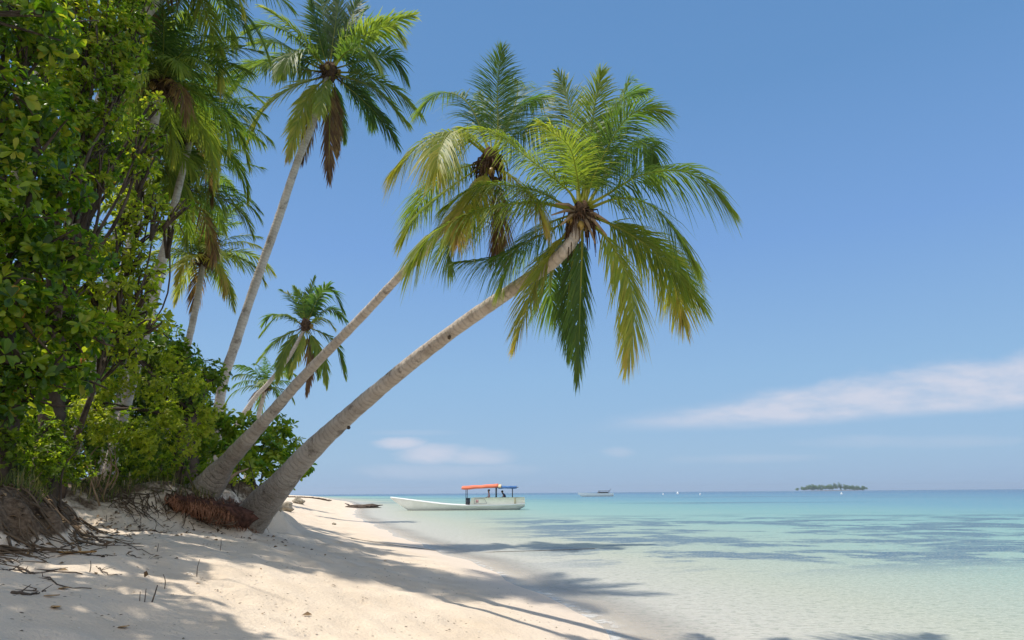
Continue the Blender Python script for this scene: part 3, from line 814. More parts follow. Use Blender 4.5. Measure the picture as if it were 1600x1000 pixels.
def clump(mb, c, r, nros, per, size, wid, g, tint=.35, tvar=.16, up=.35):
    """rosettes of leaves through the shell of an uneven blob"""
    d = nrm(g.normal(size=(nros, 3)))
    ph = g.uniform(0, 6, 3)
    ir = .72 + .28 * np.sin(3.1 * d[:, 0] * 2 + ph[0]) * np.sin(2.7 * d[:, 1] * 2 + ph[1])
    rad = (g.random(nros) ** .45) * ir
    ctr = np.array(c) + d * rad[:, None] * np.asarray(r)
    ax = nrm(d + UP * up + g.normal(0, .25, (nros, 3)))
    ctr = np.repeat(ctr, per, 0); axr = np.repeat(ax, per, 0)
    k = len(ctr)
    rd = g.normal(size=(k, 3)); rd = nrm(rd - axr * np.sum(rd * axr, 1)[:, None])
    dr = nrm(rd + axr * g.uniform(.0, .8, k)[:, None] - UP * g.uniform(0, .35, k)[:, None])
    nr = nrm(axr + UP * .5 + g.normal(0, .3, (k, 3)))
    sz = size * g.uniform(.75, 1.15, k) * np.repeat(g.uniform(.55, 1.3, nros), per)
    tn = np.repeat(np.clip(tint + .06 + g.normal(0, tvar * .8, nros), 0, .8), per) + g.normal(0, tvar * .5, k)
    odd = g.random(k) < .006
    tn = np.where(odd, g.uniform(.88, 1, k), np.clip(tn, 0, .82))
    leaves(mb, ctr + dr * (.05 * size), dr, nr, sz, wid, tn)

def tree(name, label, cat, base, trunk_top, r0, cl, mat, size, wid, nros, per, seed, tint=.35, tvar=.16, group=None, stems=None, barkm='bark'):
    """cl: list of (centre, radius)"""
    g = np.random.default_rng(seed)
    o = empty(name, base, label, cat, group)
    tm = MB()
    tops = [np.array(trunk_top)] if trunk_top is not None else []
    if trunk_top is not None:
        base = np.array(base); mid = (base + tops[0]) / 2 + g.normal(0, .12, 3)
        tm.tube(spline([base - UP * .15, base * .7 + mid * .3, mid, tops[0]], 20), np.linspace(r0 * 1.25, r0 * .7, 20), 9, lump=.05)
    elif stems:
        for (b, t_, r) in stems:
            b = np.array(b); t_ = np.array(t_); sm_ = MB()
            sm_.tube(spline([b, (b + t_) / 2 + g.normal(0, .08, 3), t_], 10), np.linspace(r, r * .4, 10), 5)
            sm_.build('stem', M[barkm], o)
    cm = MB()
    for c, r in cl:
        c = np.array(c)
        if trunk_top is not None:
            s_ = tops[0] * .8 + (np.array(base)) * .2
            md = (s_ + c) / 2 + g.normal(0, .2, 3) + UP * .1
            tm.tube(spline([s_, md, c], 12), np.linspace(r0 * .26, .014, 12), 6)
            for _ in range(5):
                e = c + g.normal(0, .5, 3) * r
                tm.tube(spline([md * .4 + c * .6, (c + e) / 2 + g.normal(0, .06, 3), e], 6), np.linspace(.03, .008, 6), 4)
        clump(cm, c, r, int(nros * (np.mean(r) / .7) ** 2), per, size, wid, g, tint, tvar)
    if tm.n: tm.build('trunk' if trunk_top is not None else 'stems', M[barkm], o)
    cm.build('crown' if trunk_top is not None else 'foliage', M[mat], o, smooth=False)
    return o

def PB(px, d, back=0):
    x = P(px, 770, d)[0]
    return np.array([x, d, hzs(x, d)])

# large-leaved tree in the left foreground
g = np.random.default_rng(5)
cl = [(P(a, b, d), r) for a, b, d, r in (
    (-30, 20, 7.6, .75), (60, 60, 8.2, .7), (-10, 150, 7.4, .7), (70, 190, 8.0, .65), (20, 270, 7.6, .65), (95, 300, 8.2, .55), (-40, 330, 7.2, .7),
    (60, 390, 7.8, .6), (120, 400, 8.2, .5), (10, 470, 7.5, .65), (90, 500, 8.0, .5), (140, 520, 8.3, .38), (-50, 560, 7.3, .7), (60, 580, 8.0, .45), (120, 590, 8.4, .35), (20, 620, 8.0, .45),
    (-130, 100, 7.4, .9), (-170, 300, 7.2, .9), (-190, 480, 7.0, .8), (-90, -110, 7.8, .9), (20, -80, 8.2, .8), (-260, 0, 7.2, 1.0), (-330, 220, 6.6, .9))]
tree('broadleaf_tree', 'large leaved green tree filling the left edge, nearest of the trees', 'tree', PB(-14, 8.2), P(-20, 430, 7.8), .2, cl, 'leaf_big', .14, .46, 115, 7, 11, .46, .28)
cl = []  # unseen tree added for its shade; clumps set sunward of the near sand
TS = np.array(to_sun)
for a, b, r in ((20, 900, .6), (110, 930, .7), (30, 985, .7), (200, 915, .5), (190, 975, .65), (290, 955, .5), (120, 1000, .6), (330, 990, .45), (-60, 940, .7), (270, 900, .35), (-40, 880, .7)):
    q = ground(a, b); cl.append((q + TS * ((7.6 - q[2]) / TS[2]), r))
tree('broadleaf_tree', 'unseen tree added to dapple the near sand at the left with shade', 'tree', (-8.6, 5.0, hzs(-8.6, 5.0)), (-8.3, 5.2, 7.0), .2, cl, 'leaf_big', .15, .5, 95, 7, 111, .40, .24)
cl = [(P(a, b, d), r) for a, b, d, r in ((120, -20, 9.4, .8), (190, -10, 9.8, .6), (150, 60, 9.4, .65), (110, 130, 9.2, .7), (180, 130, 9.6, .45), (150, 200, 9.4, .6), (100, 250, 9.2, .6), (185, 60, 9.7, .55), (40, 10, 9.6, .8), (160, 270, 9.5, .4), (215, 40, 9.9, .35), (200, 100, 9.8, .4), (165, 30, 9.5, .5), (130, 190, 9.3, .5), (175, 180, 9.6, .4), (140, 90, 9.4, .55), (222, 205, 10.2, .26), (212, 262, 10.1, .3), (222, -5, 10, .36), (236, 160, 10.3, .22), (243, 215, 10.4, .27), (236, 250, 10.4, .25))]
tree('broadleaf_tree', 'tree of small bright leaves rising to the top edge, left of the upper palms', 'tree', PB(70, 9.6), P(85, 420, 9.4), .16, cl, 'leaf_big', .10, .42, 200, 7, 12, .62, .22)
cl = [(P(a, b, d), r) for a, b, d, r in ((190, 320, 10.2, .45), (245, 330, 10.4, .35), (215, 400, 10.2, .38), (190, 450, 10.0, .4), (240, 300, 10.6, .25), (150, 450, 9.8, .45), (200, 500, 10.2, .35), (290, 325, 10.6, .2), (225, 470, 10.4, .3), (210, 350, 10.3, .42), (185, 385, 10, .45), (235, 430, 10.5, .34), (205, 545, 10.3, .42), (245, 500, 10.7, .34), (170, 520, 10, .45), (225, 275, 10.6, .35), (265, 355, 10.8, .25))]
tree('broadleaf_tree', 'slim young tree with yellow green sprays of leaves in front of the palms', 'tree', PB(95, 10.6), P(165, 560, 10.3), .045, cl, 'leaf_small', .13, .36, 90, 7, 13, .66, .2)
cl = [(P(a, b, d), r) for a, b, d, r in ((30, 360, 11.5, 1.1), (120, 380, 11.8, .9), (60, 520, 11.2, 1.0), (130, 550, 11.4, .6), (20, 640, 11, .8), (80, 640, 11, .6), (10, 80, 12, .9), (60, 90, 12, .8), (180, 250, 12.2, .6), (40, 200, 12, 1.2), (100, 60, 12, 1.2), (-80, 200, 12, 1.4), (-100, 450, 11, 1.3))]
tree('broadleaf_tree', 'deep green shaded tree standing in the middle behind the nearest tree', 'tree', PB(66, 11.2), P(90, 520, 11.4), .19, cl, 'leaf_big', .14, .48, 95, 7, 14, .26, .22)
cl = [(P(a, b, d), r) for a, b, d, r in ((270, 560, 15, .8), (330, 590, 16, .6), (280, 620, 14.5, .8), (230, 560, 15, .6), (180, 500, 15, .9), (60, 500, 15, 1.5), (120, 620, 14.5, 1.2), (20, 650, 14, 1.2), (310, 680, 15, .8), (220, 690, 14, .9))]
tree('broadleaf_tree', 'dense tree with dark leaning trunk behind the pale bush', 'tree', PB(292, 14.2), P(318, 640, 14.6), .22, cl, 'leaf_small', .12, .5, 130, 7, 15, .3, .16)
# far row inland so no sky shows low through the wood
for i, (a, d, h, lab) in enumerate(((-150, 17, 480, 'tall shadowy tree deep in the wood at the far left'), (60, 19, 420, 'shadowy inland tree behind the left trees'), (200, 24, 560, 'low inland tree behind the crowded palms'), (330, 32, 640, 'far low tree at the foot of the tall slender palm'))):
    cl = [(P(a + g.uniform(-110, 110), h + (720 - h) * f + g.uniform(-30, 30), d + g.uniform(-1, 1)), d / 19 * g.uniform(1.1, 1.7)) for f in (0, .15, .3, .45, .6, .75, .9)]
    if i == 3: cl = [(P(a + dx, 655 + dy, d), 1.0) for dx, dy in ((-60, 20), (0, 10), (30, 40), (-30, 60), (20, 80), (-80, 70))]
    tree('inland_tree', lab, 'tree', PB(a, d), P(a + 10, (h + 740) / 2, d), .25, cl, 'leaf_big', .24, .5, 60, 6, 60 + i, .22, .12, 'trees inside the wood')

# bushes
def stems_for(px0, px1, d, ytop, n, g, r=.018):
    out = []
    for _ in range(n):
        a = g.uniform(px0, px1); b = PB(a, d + g.uniform(-.2, .2)); t_ = P(a + g.uniform(-30, 30), ytop + g.uniform(-30, 30), d + g.uniform(-.3, .3))
        out.append((b, t_, r * g.uniform(.6, 1.3)))
    return out
cl = [(P(a, b, d), r) for a, b, d, r in ((150, 610, 10.8, .42), (195, 592, 11.0, .4), (245, 605, 11.2, .42), (300, 596, 11.6, .36), (325, 640, 11.6, .3), (265, 655, 11.0, .45), (170, 665, 10.6, .4), (225, 690, 10.8, .42), (290, 690, 11.2, .42), (130, 640, 10.4, .35), (318, 670, 11.6, .3), (270, 565, 11.4, .3))]
tree('bush', 'wide yellow green bush with bare pale stems, left of the second leaning palm', 'bush', PB(210, 10.9), None, 0, cl, 'leaf_small', .07, .5, 330, 7, 21, .74, .22, None, stems_for(140, 178, 11.0, 705, 11, g, .014), 'stem_pale')
cl = [(P(a, b, d), r) for a, b, d, r in ((372, 668, 15.0, .5), (410, 690, 15.5, .55), (440, 680, 16, .5), (462, 705, 16.5, .4), (425, 725, 15.5, .55), (385, 715, 15, .5), (455, 735, 16.2, .45), (350, 700, 14.6, .5), (478, 728, 16.8, .3), (440, 660, 16.4, .3), (345, 660, 15, .45))]
tree('bush', 'bright green glossy leaved bush between the two leaning trunks', 'bush', PB(415, 15.6), None, 0, cl, 'leaf_glossy', .16, .46, 80, 8, 22, .6, .22, None, stems_for(370, 408, 15.6, 700, 9, g, .022), 'bark')
cl = [(P(a, b, d), r) for a, b, d, r in ((20, 690, 8.6, .4), (70, 700, 9.0, .4), (110, 715, 9.4, .35), (10, 735, 8.3, .3), (55, 745, 8.6, .25), (-50, 700, 8.2, .5), (100, 745, 9.2, .2), (-40, 750, 7.9, .3), (30, 660, 8.8, .35), (90, 670, 9.3, .35), (125, 735, 9.6, .25), (20, 715, 8.2, .3), (75, 728, 8.7, .3), (5, 690, 8.0, .3))]
tree('bush', 'shaded low bush on top of the earth bank at the left edge', 'bush', PB(40, 8.7), None, 0, cl, 'leaf_small', .08, .5, 220, 7, 23, .34, .25, None, stems_for(0, 110, 8.7, 720, 9, g), 'bark')
cl = [(P(a, b, d), r) for a, b, d, r in ((150, 715, 11.6, .42), (210, 725, 11.8, .42), (270, 725, 12.2, .4), (320, 735, 12.6, .32), (90, 715, 11.4, .45), (30, 720, 11, .5), (120, 742, 11.2, .25), (60, 740, 10.8, .3), (180, 745, 11.8, .25), (240, 745, 12, .25), (300, 748, 12.4, .2), (150, 680, 11.8, .4), (100, 670, 11.6, .4))]
tree('bush', 'dark undergrowth bush behind the bare pale stems', 'bush', PB(200, 12.3), None, 0, cl, 'leaf_small', .085, .5, 200, 7, 24, .42, .28, None, stems_for(90, 320, 12.3, 730, 8, g), 'bark')
cl = [(P(a, b, d), r) for a, b, d, r in ((395, 745, 14.2, .28), (360, 745, 13.8, .25), (425, 752, 14.8, .22), (450, 752, 15.6, .22))]
tree('bush', 'low brownish bush on the ground between the two leaning palm feet', 'bush', PB(395, 14.2), None, 0, cl, 'leaf_small', .08, .5, 160, 6, 25, .72, .2, None, stems_for(360, 404, 14.2, 745, 6, g), 'bark')
# fallen pale branch by the bushes
mb = MB(); mb.tube(spline([P(346, 762, 13.2), P(366, 742, 13.4), P(388, 732, 13.6)], 10), np.linspace(.045, .015, 10), 6)
tag(mb.build('branch', M['stem_pale']), 'pale bare branch leaning in the bushes between the two leaning palms', 'branch')

# grass fringe on top of the bank
mb = MB()
for i in range(2600):
    a = g.uniform(-20, 345); d = g.uniform(9.8, 12.3) if a > 110 else g.uniform(7.8, 9.6)
    b = PB(a, d)
    if hz(np.array([b[0]]), np.array([b[1]]))[1][0] < .75: continue
    h = g.uniform(.07, .26); dx = g.normal(0, .07, 2)
    sd = nrm(np.array([g.normal(), g.normal(), 0])) * .006
    V = [b - sd, b + sd, b + np.array([dx[0] * .4, dx[1] * .4, h * .6]) + sd * .7, b + np.array([dx[0] * .4, dx[1] * .4, h * .6]) - sd * .7, b + np.array([dx[0], dx[1], h])]
    mb.add(V, [[0, 1, 2, 3]], [[3, 2, 4]], np.full(5, np.clip(g.normal(.55, .3), 0, 1)))
tag(mb.build('grass', M['grass'], smooth=False), 'thin grass and dry stalks along the top of the bank', 'grass', kind='stuff')

# ------------------------------------------------------------------ bank roots, twigs, rocks on the beach
mb = MB()
for i in range(75):
    y0 = g.uniform(5.5, 9.4); x0 = np.interp(y0, W_Y, W_X) - g.uniform(.1, .7)
    pts = []
    yy = y0
    for j in range(6):
        x1 = x0 + j * g.uniform(.12, .2); yy += g.normal(-.03, .10)
        pts.append([x1, yy, hzs(x1, yy) + g.uniform(.0, .07)])
    mb.tube(spline(pts, 14), np.linspace(g.uniform(.006, .018), .003, 14), 5)
tag(mb.build('root_tangle', M['root_brown']), 'tangle of brown roots hanging down the earth bank at the left', 'roots', kind='stuff')
mb = MB()
for i in range(80):
    a = g.uniform(175, 300); p0 = ground(a, np.interp(a, [175, 240, 300], [778, 772, 778]) + g.uniform(-6, 22))
    pts = [p0 + UP * .02]
    dxy = np.array([g.normal(.3, .4), g.normal(-.3, .3)])
    for j in range(1, 4):
        q = p0[:2] + dxy * j * .22 + g.normal(0, .04, 2)
        pts.append([q[0], q[1], hzs(q[0], q[1]) + g.uniform(.0, .06)])
    mb.tube(spline(pts, 9), np.linspace(.009, .003, 9), 4)
tag(mb.build('root_tangle', M['root_brown']), 'dry root fibres spread on the sand ramp beside the red roots', 'roots', kind='stuff')

def stick(path, r, label, lift=.015, group='twigs lying on the shaded sand'):
    pts = []
    for a, b in path:
        p = ground(a, b); p[2] = hzd(p); pts.append(p + UP * r * .5)
    c = spline(pts, 14); c = c + np.vstack([np.zeros(3), g.normal(0, .006, (12, 3)), np.zeros(3)])
    r *= .75
    mb = MB(); mb.tube(c, np.linspace(r, r * .4, 14), 6)
    for k in range(3):
        i = int(g.integers(3, 11)); dv = nrm(c[i] - c[i - 1] + g.normal(0, .5, 3)); dv[2] = abs(dv[2]) * .4
        mb.tube([c[i], c[i] + dv * .06, c[i] + dv * .13], [r * .5, r * .4, r * .15], 4)
    return tag(mb.build('twig', M['twig']), label, 'twig', group)
def sprout(px, py, h, lean, label, r=.006):
    b = ground(px, py); t_ = b + np.array([lean, 0, h])
    mb = MB(); mb.tube(spline([b - UP * .05, (b + t_) / 2 + g.normal(0, .008, 3), t_], 8), np.linspace(r, r * .5, 8), 5)
    return tag(mb.build('sprout', M['twig']), label, 'shoot', 'dark bare shoots standing in the sand')
stick([(95, 858), (118, 854), (137, 846)], .014, 'short slanting twig at the foot of the earth bank')
stick([(135, 838), (165, 852), (205, 858)], .018, 'thick dark twig near the middle of the shaded sand, with knots')
stick([(160, 853), (200, 856), (240, 864)], .010, 'thin dark twig running right from the thick knotted twig')
stick([(200, 864), (225, 870), (248, 877)], .008, 'faint thin twig pointing towards the water beyond the knotted one')
stick([(112, 866), (150, 869), (182, 872)], .012, 'straight twig just above the orange dry leaf')
stick([(10, 877), (45, 890), (78, 893), (128, 902)], .016, 'long twig lying left of the three dark shoots')
stick([(50, 890), (82, 908), (110, 917), (143, 918)], .011, 'long curved twig below the longest straight one')
stick([(0, 892), (20, 897), (42, 899)], .013, 'stubby twig at the left edge of the sand')
stick([(18, 932), (40, 930), (62, 926)], .018, 'short thick stick, lowest on the left of the sand')
stick([(52, 920), (62, 922), (72, 922)], .010, 'tiny twig resting above the short thick stick')
stick([(150, 890), (170, 902), (190, 903)], .008, 'slim twig right of the orange dry leaf')
stick([(198, 824), (210, 815), (217, 810)], .010, 'raised twig propped against an upright shoot by the bank')
stick([(200, 829), (230, 832), (260, 834)], .010, 'twig lying flat under the propped twig')
stick([(175, 838), (195, 842), (206, 840)], .009, 'twig close to the bank between two others, slightly bent')
for a, b, h, l, t_ in ((217, 828, .18, .0, 'upright shoot holding a propped twig near the bank'), (241, 828, .14, 0, 'lone upright shoot right of the propped twig'), (245, 861, .08, .01, 'stubby dark shoot in the open sand'),
                    (344, 858, .13, .0, 'shoot standing at the edge of the sunlit sand near the trunk shadow'), (308, 900, .16, .01, 'pale thin shoot in the sunny streak'), (139, 895, .1, 0, 'short shoot beside the orange dry leaf'),
                    (256, 922, .13, -.02, 'single tall shoot up slope of the group of three'), (219, 946, .1, -.012, 'left shoot of the group of three'), (225, 948, .13, .0, 'middle shoot of the group of three'), (232, 949, .16, .05, 'leaning thicker right shoot of the group of three')):
    sprout(a, b, h, l, t_, .008 if 'thicker' in t_ else .0055)
def dry_leaf(px, py, sz, rot, label):
    b = ground(px, py); b[2] = hzd(b) + .006
    mb = MB(); n = 9; V = []
    for i in range(n):
        s = i / (n - 1); w = .32 * np.sin(np.pi * s ** .8) * sz
        for j in (-1, 0, 1):
            q = np.array([(s - .5) * sz, j * w, .10 * sz * (j * j * .5 + (s - .5) ** 2)])
            V.append(b + np.array([q[0] * np.cos(rot) - q[1] * np.sin(rot), q[0] * np.sin(rot) + q[1] * np.cos(rot), q[2]]))
    qd = [[i * 3 + j, i * 3 + j + 1, i * 3 + j + 4, i * 3 + j + 3] for i in range(n - 1) for j in (0, 1)]
    mb.add(V, qd)
    return tag(mb.build('dry_leaf', M['dry_leaf']), label, 'leaf', 'dry leaves on the sand')
dry_leaf(120, 872, .34, .2, 'large orange dry leaf under the straight twig')
dry_leaf(100, 918, .09, 1.2, 'curled dry leaf near the long curved twig')
dry_leaf(80, 936, .10, .4, 'small dry leaf right of the short thick stick')
dry_leaf(212, 878, .09, 2.0, 'small dry leaf in the middle of the shade')
dry_leaf(86, 954, .10, 2.6, 'dry leaf lowest of those on the left sand')
dry_leaf(193, 980, .08, 1.0, 'tiny dry leaf near the bottom of the shaded sand')
dry_leaf(246, 914, .08, .3, 'tiny dry leaf above the single tall shoot')
dry_leaf(602, 878, .09, 1.1, 'dry leaf on the sunlit sand near the broad crown shadow')

def rock(px, py, w, h, label, mat='rock', seed=0, dpt=None):
    b = ground(px, py); s = b[1] / FPX
    mb = MB(); mb.blob(b + UP * (h * s * .32), (w * s / 2, w * s / 2.4, h * s * .62), seed, .22, 18, 12)
    return tag(mb.build('rock', M[mat]), label, 'rock')
rock(445, 799, 24, 14, 'brown lumpy rock just right of the nearest palm foot', seed=3)
rock(434, 798, 12, 10, 'smaller mossy rock touching the brown lumpy one', seed=8)
rock(466, 787, 18, 9, 'smooth pale grey rock farther up the beach', seed=5)
rock(522, 820, 6, 3, 'tiny stone on the sunny sand by the water', seed=6)
mb = MB(); c0 = ground(566, 786); c0 = np.array([P(568, 786, 78.0)[0], 78.0, 0.0]); c0[2] = hzs(c0[0], c0[1])
mb.blob(c0 + np.array([0, 0, .1]), (1.9, .7, .34), 3, .3, 16, 8)
for i in range(26):
    p0 = c0 + np.array([g.uniform(-1.4, 1.3), g.uniform(-.5, .5), .15]); q = g.normal(0, 1, 3); q[2] = abs(q[2]) * .1
    mb.tube([p0, p0 + nrm(q) * .5 + UP * .08, p0 + nrm(q) * .9 + UP * .04], [.09, .08, .03], 6)
for i in range(8):
    p0 = c0 + np.array([g.uniform(.7, 1.3), 0, .1]); mb.tube([p0, p0 + np.array([g.uniform(-.2, .5), 0, g.uniform(.15, .35)])], [.09, .03], 5)
tag(mb.build('driftwood', M['twig']), 'dark heap of driftwood at the water edge left of the boat bow', 'driftwood')
mb = MB()
c0 = ground(478, 778)
for i in range(34):
    f = i / 33; p0 = np.array([c0[0] - 3.2 + 6.4 * f, c0[1] + .5 * np.sin(f * 7), 0]); p0[2] = hzs(p0[0], p0[1])
    q = g.normal(0, .35, 3); q[0] = 1; q[2] = abs(q[2]) * .2
    mb.tube([p0 - nrm(q) * .35 + UP * .03, p0 + nrm(q) * .5 + UP * .1], [.08, .03], 5)
tag(mb.build('driftwood', M['root_brown']), 'brown line of drift debris along the far top of the beach', 'driftwood')

# small coral bits, shells and leaf litter
mb = MB()
for i in range(2600):
    yy = 3.2 + 12 * g.random() ** 1.6; xx = np.interp(yy, SH_Y, SH_X) - .15 - 6.0 * g.random() ** .8
    zz, kk_ = hz(np.array([xx]), np.array([yy]), False)
    if kk_[0] > .6: continue
    r = g.uniform(.004, .013); q = g.uniform(.5, 1.5, 3) * r; q[2] *= .5
    c0 = np.array([xx, yy, float(zz[0]) + r * .3]); a_ = g.uniform(0, 3.14); ca, sa = np.cos(a_), np.sin(a_)
    V = np.array([[q[0], 0, 0], [0, q[1], 0], [-q[0], 0, 0], [0, -q[1], 0], [0, 0, q[2]]]) @ np.array([[ca, sa, 0], [-sa, ca, 0], [0, 0, 1]])
    mb.add(c0 + V, None, [[0, 1, 4], [1, 2, 4], [2, 3, 4], [3, 0, 4]], g.random())
mt, t, out = new_mat('grit'); p = principled(t, t.ramp(attr(t, 'tint'), [(0, (.10, .07, .05)), (.35, (.22, .16, .11)), (.6, (.50, .42, .33)), (1, (.75, .70, .62))]), .85, .2); t.link(p.outputs[0], out.inputs[0])
tag(mb.build('grit', mt, smooth=False), 'bits of coral, shell and bark strewn over the sand', 'grit', kind='stuff')
mb = MB(); k_ = 900
yy = g.uniform(5.0, 12.8, k_); off = g.exponential(.55, k_) - .7
xx = np.interp(yy, W_Y, W_X) + off
zz = hz(xx, yy, True)[0] + .012
dr = g.normal(size=(k_, 3)); dr[:, 2] *= .25; nr = np.array([0, 0, 1.0]) + g.normal(0, .35, (k_, 3))
leaves(mb, np.stack([xx, yy, zz], -1), dr, nr, g.uniform(.04, .10, k_), .5, g.uniform(0, 1, k_))
mt, t, out = new_mat('litter'); p = principled(t, t.ramp(attr(t, 'tint'), [(0, (.06, .04, .028)), (.5, (.17, .11, .06)), (1, (.34, .22, .11))]), .85, .2); t.link(p.outputs[0], out.inputs[0])
tag(mb.build('leaf_litter', mt, smooth=False), 'brown fallen leaves along the foot of the earth bank', 'leaf litter', kind='stuff')

# rope from the sand out into the water
pts = [ground(a, b) + UP * .012 for a, b in ((548, 842), (600, 850), (660, 858), (712, 865))]
pts += [G(a, b, .012) for a, b in ((780, 862), (850, 860), (930, 857))]
mb = MB(); mb.tube(spline(pts, 60), .007, 5)
tag(mb.build('rope', simple_mat('rope', (.16, .13, .10), .9, .3, 20)), 'thin dark mooring rope running off the sand into the shallows', 'rope')

# ------------------------------------------------------------------ boats
M['white_paint'] = simple_mat('white_boat_paint', (.86, .85, .81), .45, .06, 1.5, .4)
M['white_rail'] = simple_mat('white_rail_paint', (.84, .84, .82), .4, .03, 2, .4)
M['cream'] = simple_mat('cream_boat_paint', (.88, .85, .72), .5, .05, 2, .4)
M['boot'] = simple_mat('brown_bottom_paint', (.16, .12, .09), .7, .3, 3, .3)
M['canopy_red'] = simple_mat('orange_red_tarp', (.78, .20, .11), .7, .12, 1.2, .2)
M['canopy_cream'] = simple_mat('cream_tarp', (.72, .58, .36), .75, .1, 2, .2)
M['canopy_blue'] = simple_mat('blue_tarp', (.05, .14, .34), .7, .2, 2, .2)
M['post'] = simple_mat('dark_post', (.06, .07, .09), .6, .2, 6)
M['pink_sign'] = simple_mat('pink_panel', (.55, .30, .30), .6, .1, 4)
M['grey_line'] = simple_mat('grey_paint_line', (.36, .36, .40), .6, .1, 4)
M['skin'] = simple_mat('skin', (.28, .15, .09), .6, .1, 6)
M['hair'] = simple_mat('black_hair', (.012, .011, .012), .6, .2, 10)
M['shirt_pink'] = simple_mat('faded_pink_shirt', (.42, .30, .33), .85, .1, 8)
M['shirt_blue'] = simple_mat('dark_blue_shirt', (.03, .05, .12), .85, .2, 8)
M['trousers'] = simple_mat('dark_trousers', (.05, .05, .07), .85, .2, 8)

def hull(mb, st, k=9):
    """st: stations (x, half beam, gunwale z, keel z)"""
    V = []
    for x, hb, zg, zk in st:
        for j in range(-k, k + 1):
            t = abs(j) / k; s = 1 if j > 0 else -1
            V.append([x, s * hb * (t ** .62), zk + (zg - zk) * t ** 1.7])
    w = 2 * k + 1
    q = [[i * w + j, i * w + j + 1, (i + 1) * w + j + 1, (i + 1) * w + j] for i in range(len(st) - 1) for j in range(w - 1)]
    mb.add(V, q)
    e = len(st) - 1
    mb.add([V[e * w + j] for j in range(w)] + [[st[e][0], 0, st[e][2]]], None, [[j, j + 1, w] for j in range(w - 1)])

def person(parent_label, loc, shirt, hairy, face, pose):
    """seated figure grown from a joint skeleton; pose: joints in metres, seat at z=0, facing -x"""
    J, E = pose
    me = bpy.data.meshes.new('person'); me.from_pydata([Vector(j[0]) for j in J], E, []); me.update()
    o = bpy.data.objects.new('person', me); C.objects.link(o); o.location = loc
    sk = o.modifiers.new('skin', 'SKIN'); ss = o.modifiers.new('sub', 'SUBSURF'); ss.levels = 1; ss.render_levels = 1
    for v_, j in zip(me.skin_vertices[0].data, J): v_.radius = (j[1], j[1]); v_.use_root = False
    me.skin_vertices[0].data[0].use_root = True
    dg = bpy.context.evaluated_depsgraph_get(); ev = bpy.data.meshes.new_from_object(o.evaluated_get(dg))
    o.modifiers.clear(); o.data = ev; ev.materials.clear(); ev.materials.append(M['skin']); ev.materials.append(shirt); ev.materials.append(M['trousers'])
    for p in ev.polygons:
        c = p.center
        arm = abs(c.y) > .24 and c.z < .32
        p.material_index = 0 if (c.z > .53 or (arm and c.x < -.12 and c.z > .14)) else (1 if c.z > .10 and c.x > -.16 else 2)
        p.use_smooth = True
    return o
SEAT = ([((0, 0, 0), .15), ((.02, 0, .25), .15), ((0, 0, .45), .15), ((-.02, 0, .56), .06), ((-.03, 0, .66), .085), ((-.03, 0, .76), .085),
         ((0, .19, .43), .065), ((-.05, .27, .2), .05), ((-.25, .26, .12), .04), ((-.34, .24, .12), .042),
         ((0, -.19, .43), .065), ((-.05, -.27, .2), .05), ((-.25, -.26, .12), .04), ((-.34, -.24, .12), .042),
         ((-.05, .1, 0), .1), ((-.42, .13, .02), .075), ((-.40, .12, -.36), .055), ((-.52, .12, -.41), .045),
         ((-.05, -.1, 0), .1), ((-.42, -.13, .02), .075), ((-.40, -.12, -.36), .055), ((-.52, -.12, -.41), .045)],
        [(0, 1), (1, 2), (2, 3), (3, 4), (4, 5), (2, 6), (6, 7), (7, 8), (8, 9), (2, 10), (10, 11), (11, 12), (12, 13), (0, 14), (14, 15), (15, 16), (16, 17), (0, 18), (18, 19), (19, 20), (20, 21)])
BEND = ([((0, 0, 0), .15), ((-.10, 0, .22), .15), ((-.22, 0, .38), .15), ((-.28, 0, .46), .06), ((-.33, 0, .54), .085), ((-.36, 0, .63), .085)] + SEAT[0][6:], SEAT[1])
BEND[0][6] = ((-.22, .19, .36), .065); BEND[0][10] = ((-.22, -.19, .36), .065)
BEND[0][7] = ((-.26, .25, .16), .05); BEND[0][11] = ((-.26, -.25, .16), .05); BEND[0][8] = ((-.38, .22, .1), .04); BEND[0][12] = ((-.38, -.22, .1), .04); BEND[0][9] = ((-.46, .2, .1), .042); BEND[0][13] = ((-.46, -.2, .1), .042)
def person_extras(o, head):
    h = np.array(o.location) + np.array(head)
    mb = MB(); mb.blob(h + np.array([.025, 0, .035]), (.105, .10, .095), 4, .04, 12, 8); mb.build('hair', M['hair'], o)
    mb = MB(); mb.tube([h + np.array([-.085, 0, .0]), h + np.array([-.115, 0, -.03])], [.014, .018], 6); mb.build('nose', M['skin'], o)
    for s in (-1, 1):
        mb = MB(); mb.blob(h + np.array([-.08, s * .035, .012]), (.012, .014, .01), 2, .0, 8, 6); mb.build('eye', M['hair'], o)
        mb = MB(); mb.blob(h + np.array([.0, s * .088, -.01]), (.02, .012, .032), 2, .0, 8, 6); mb.build('ear', M['skin'], o)

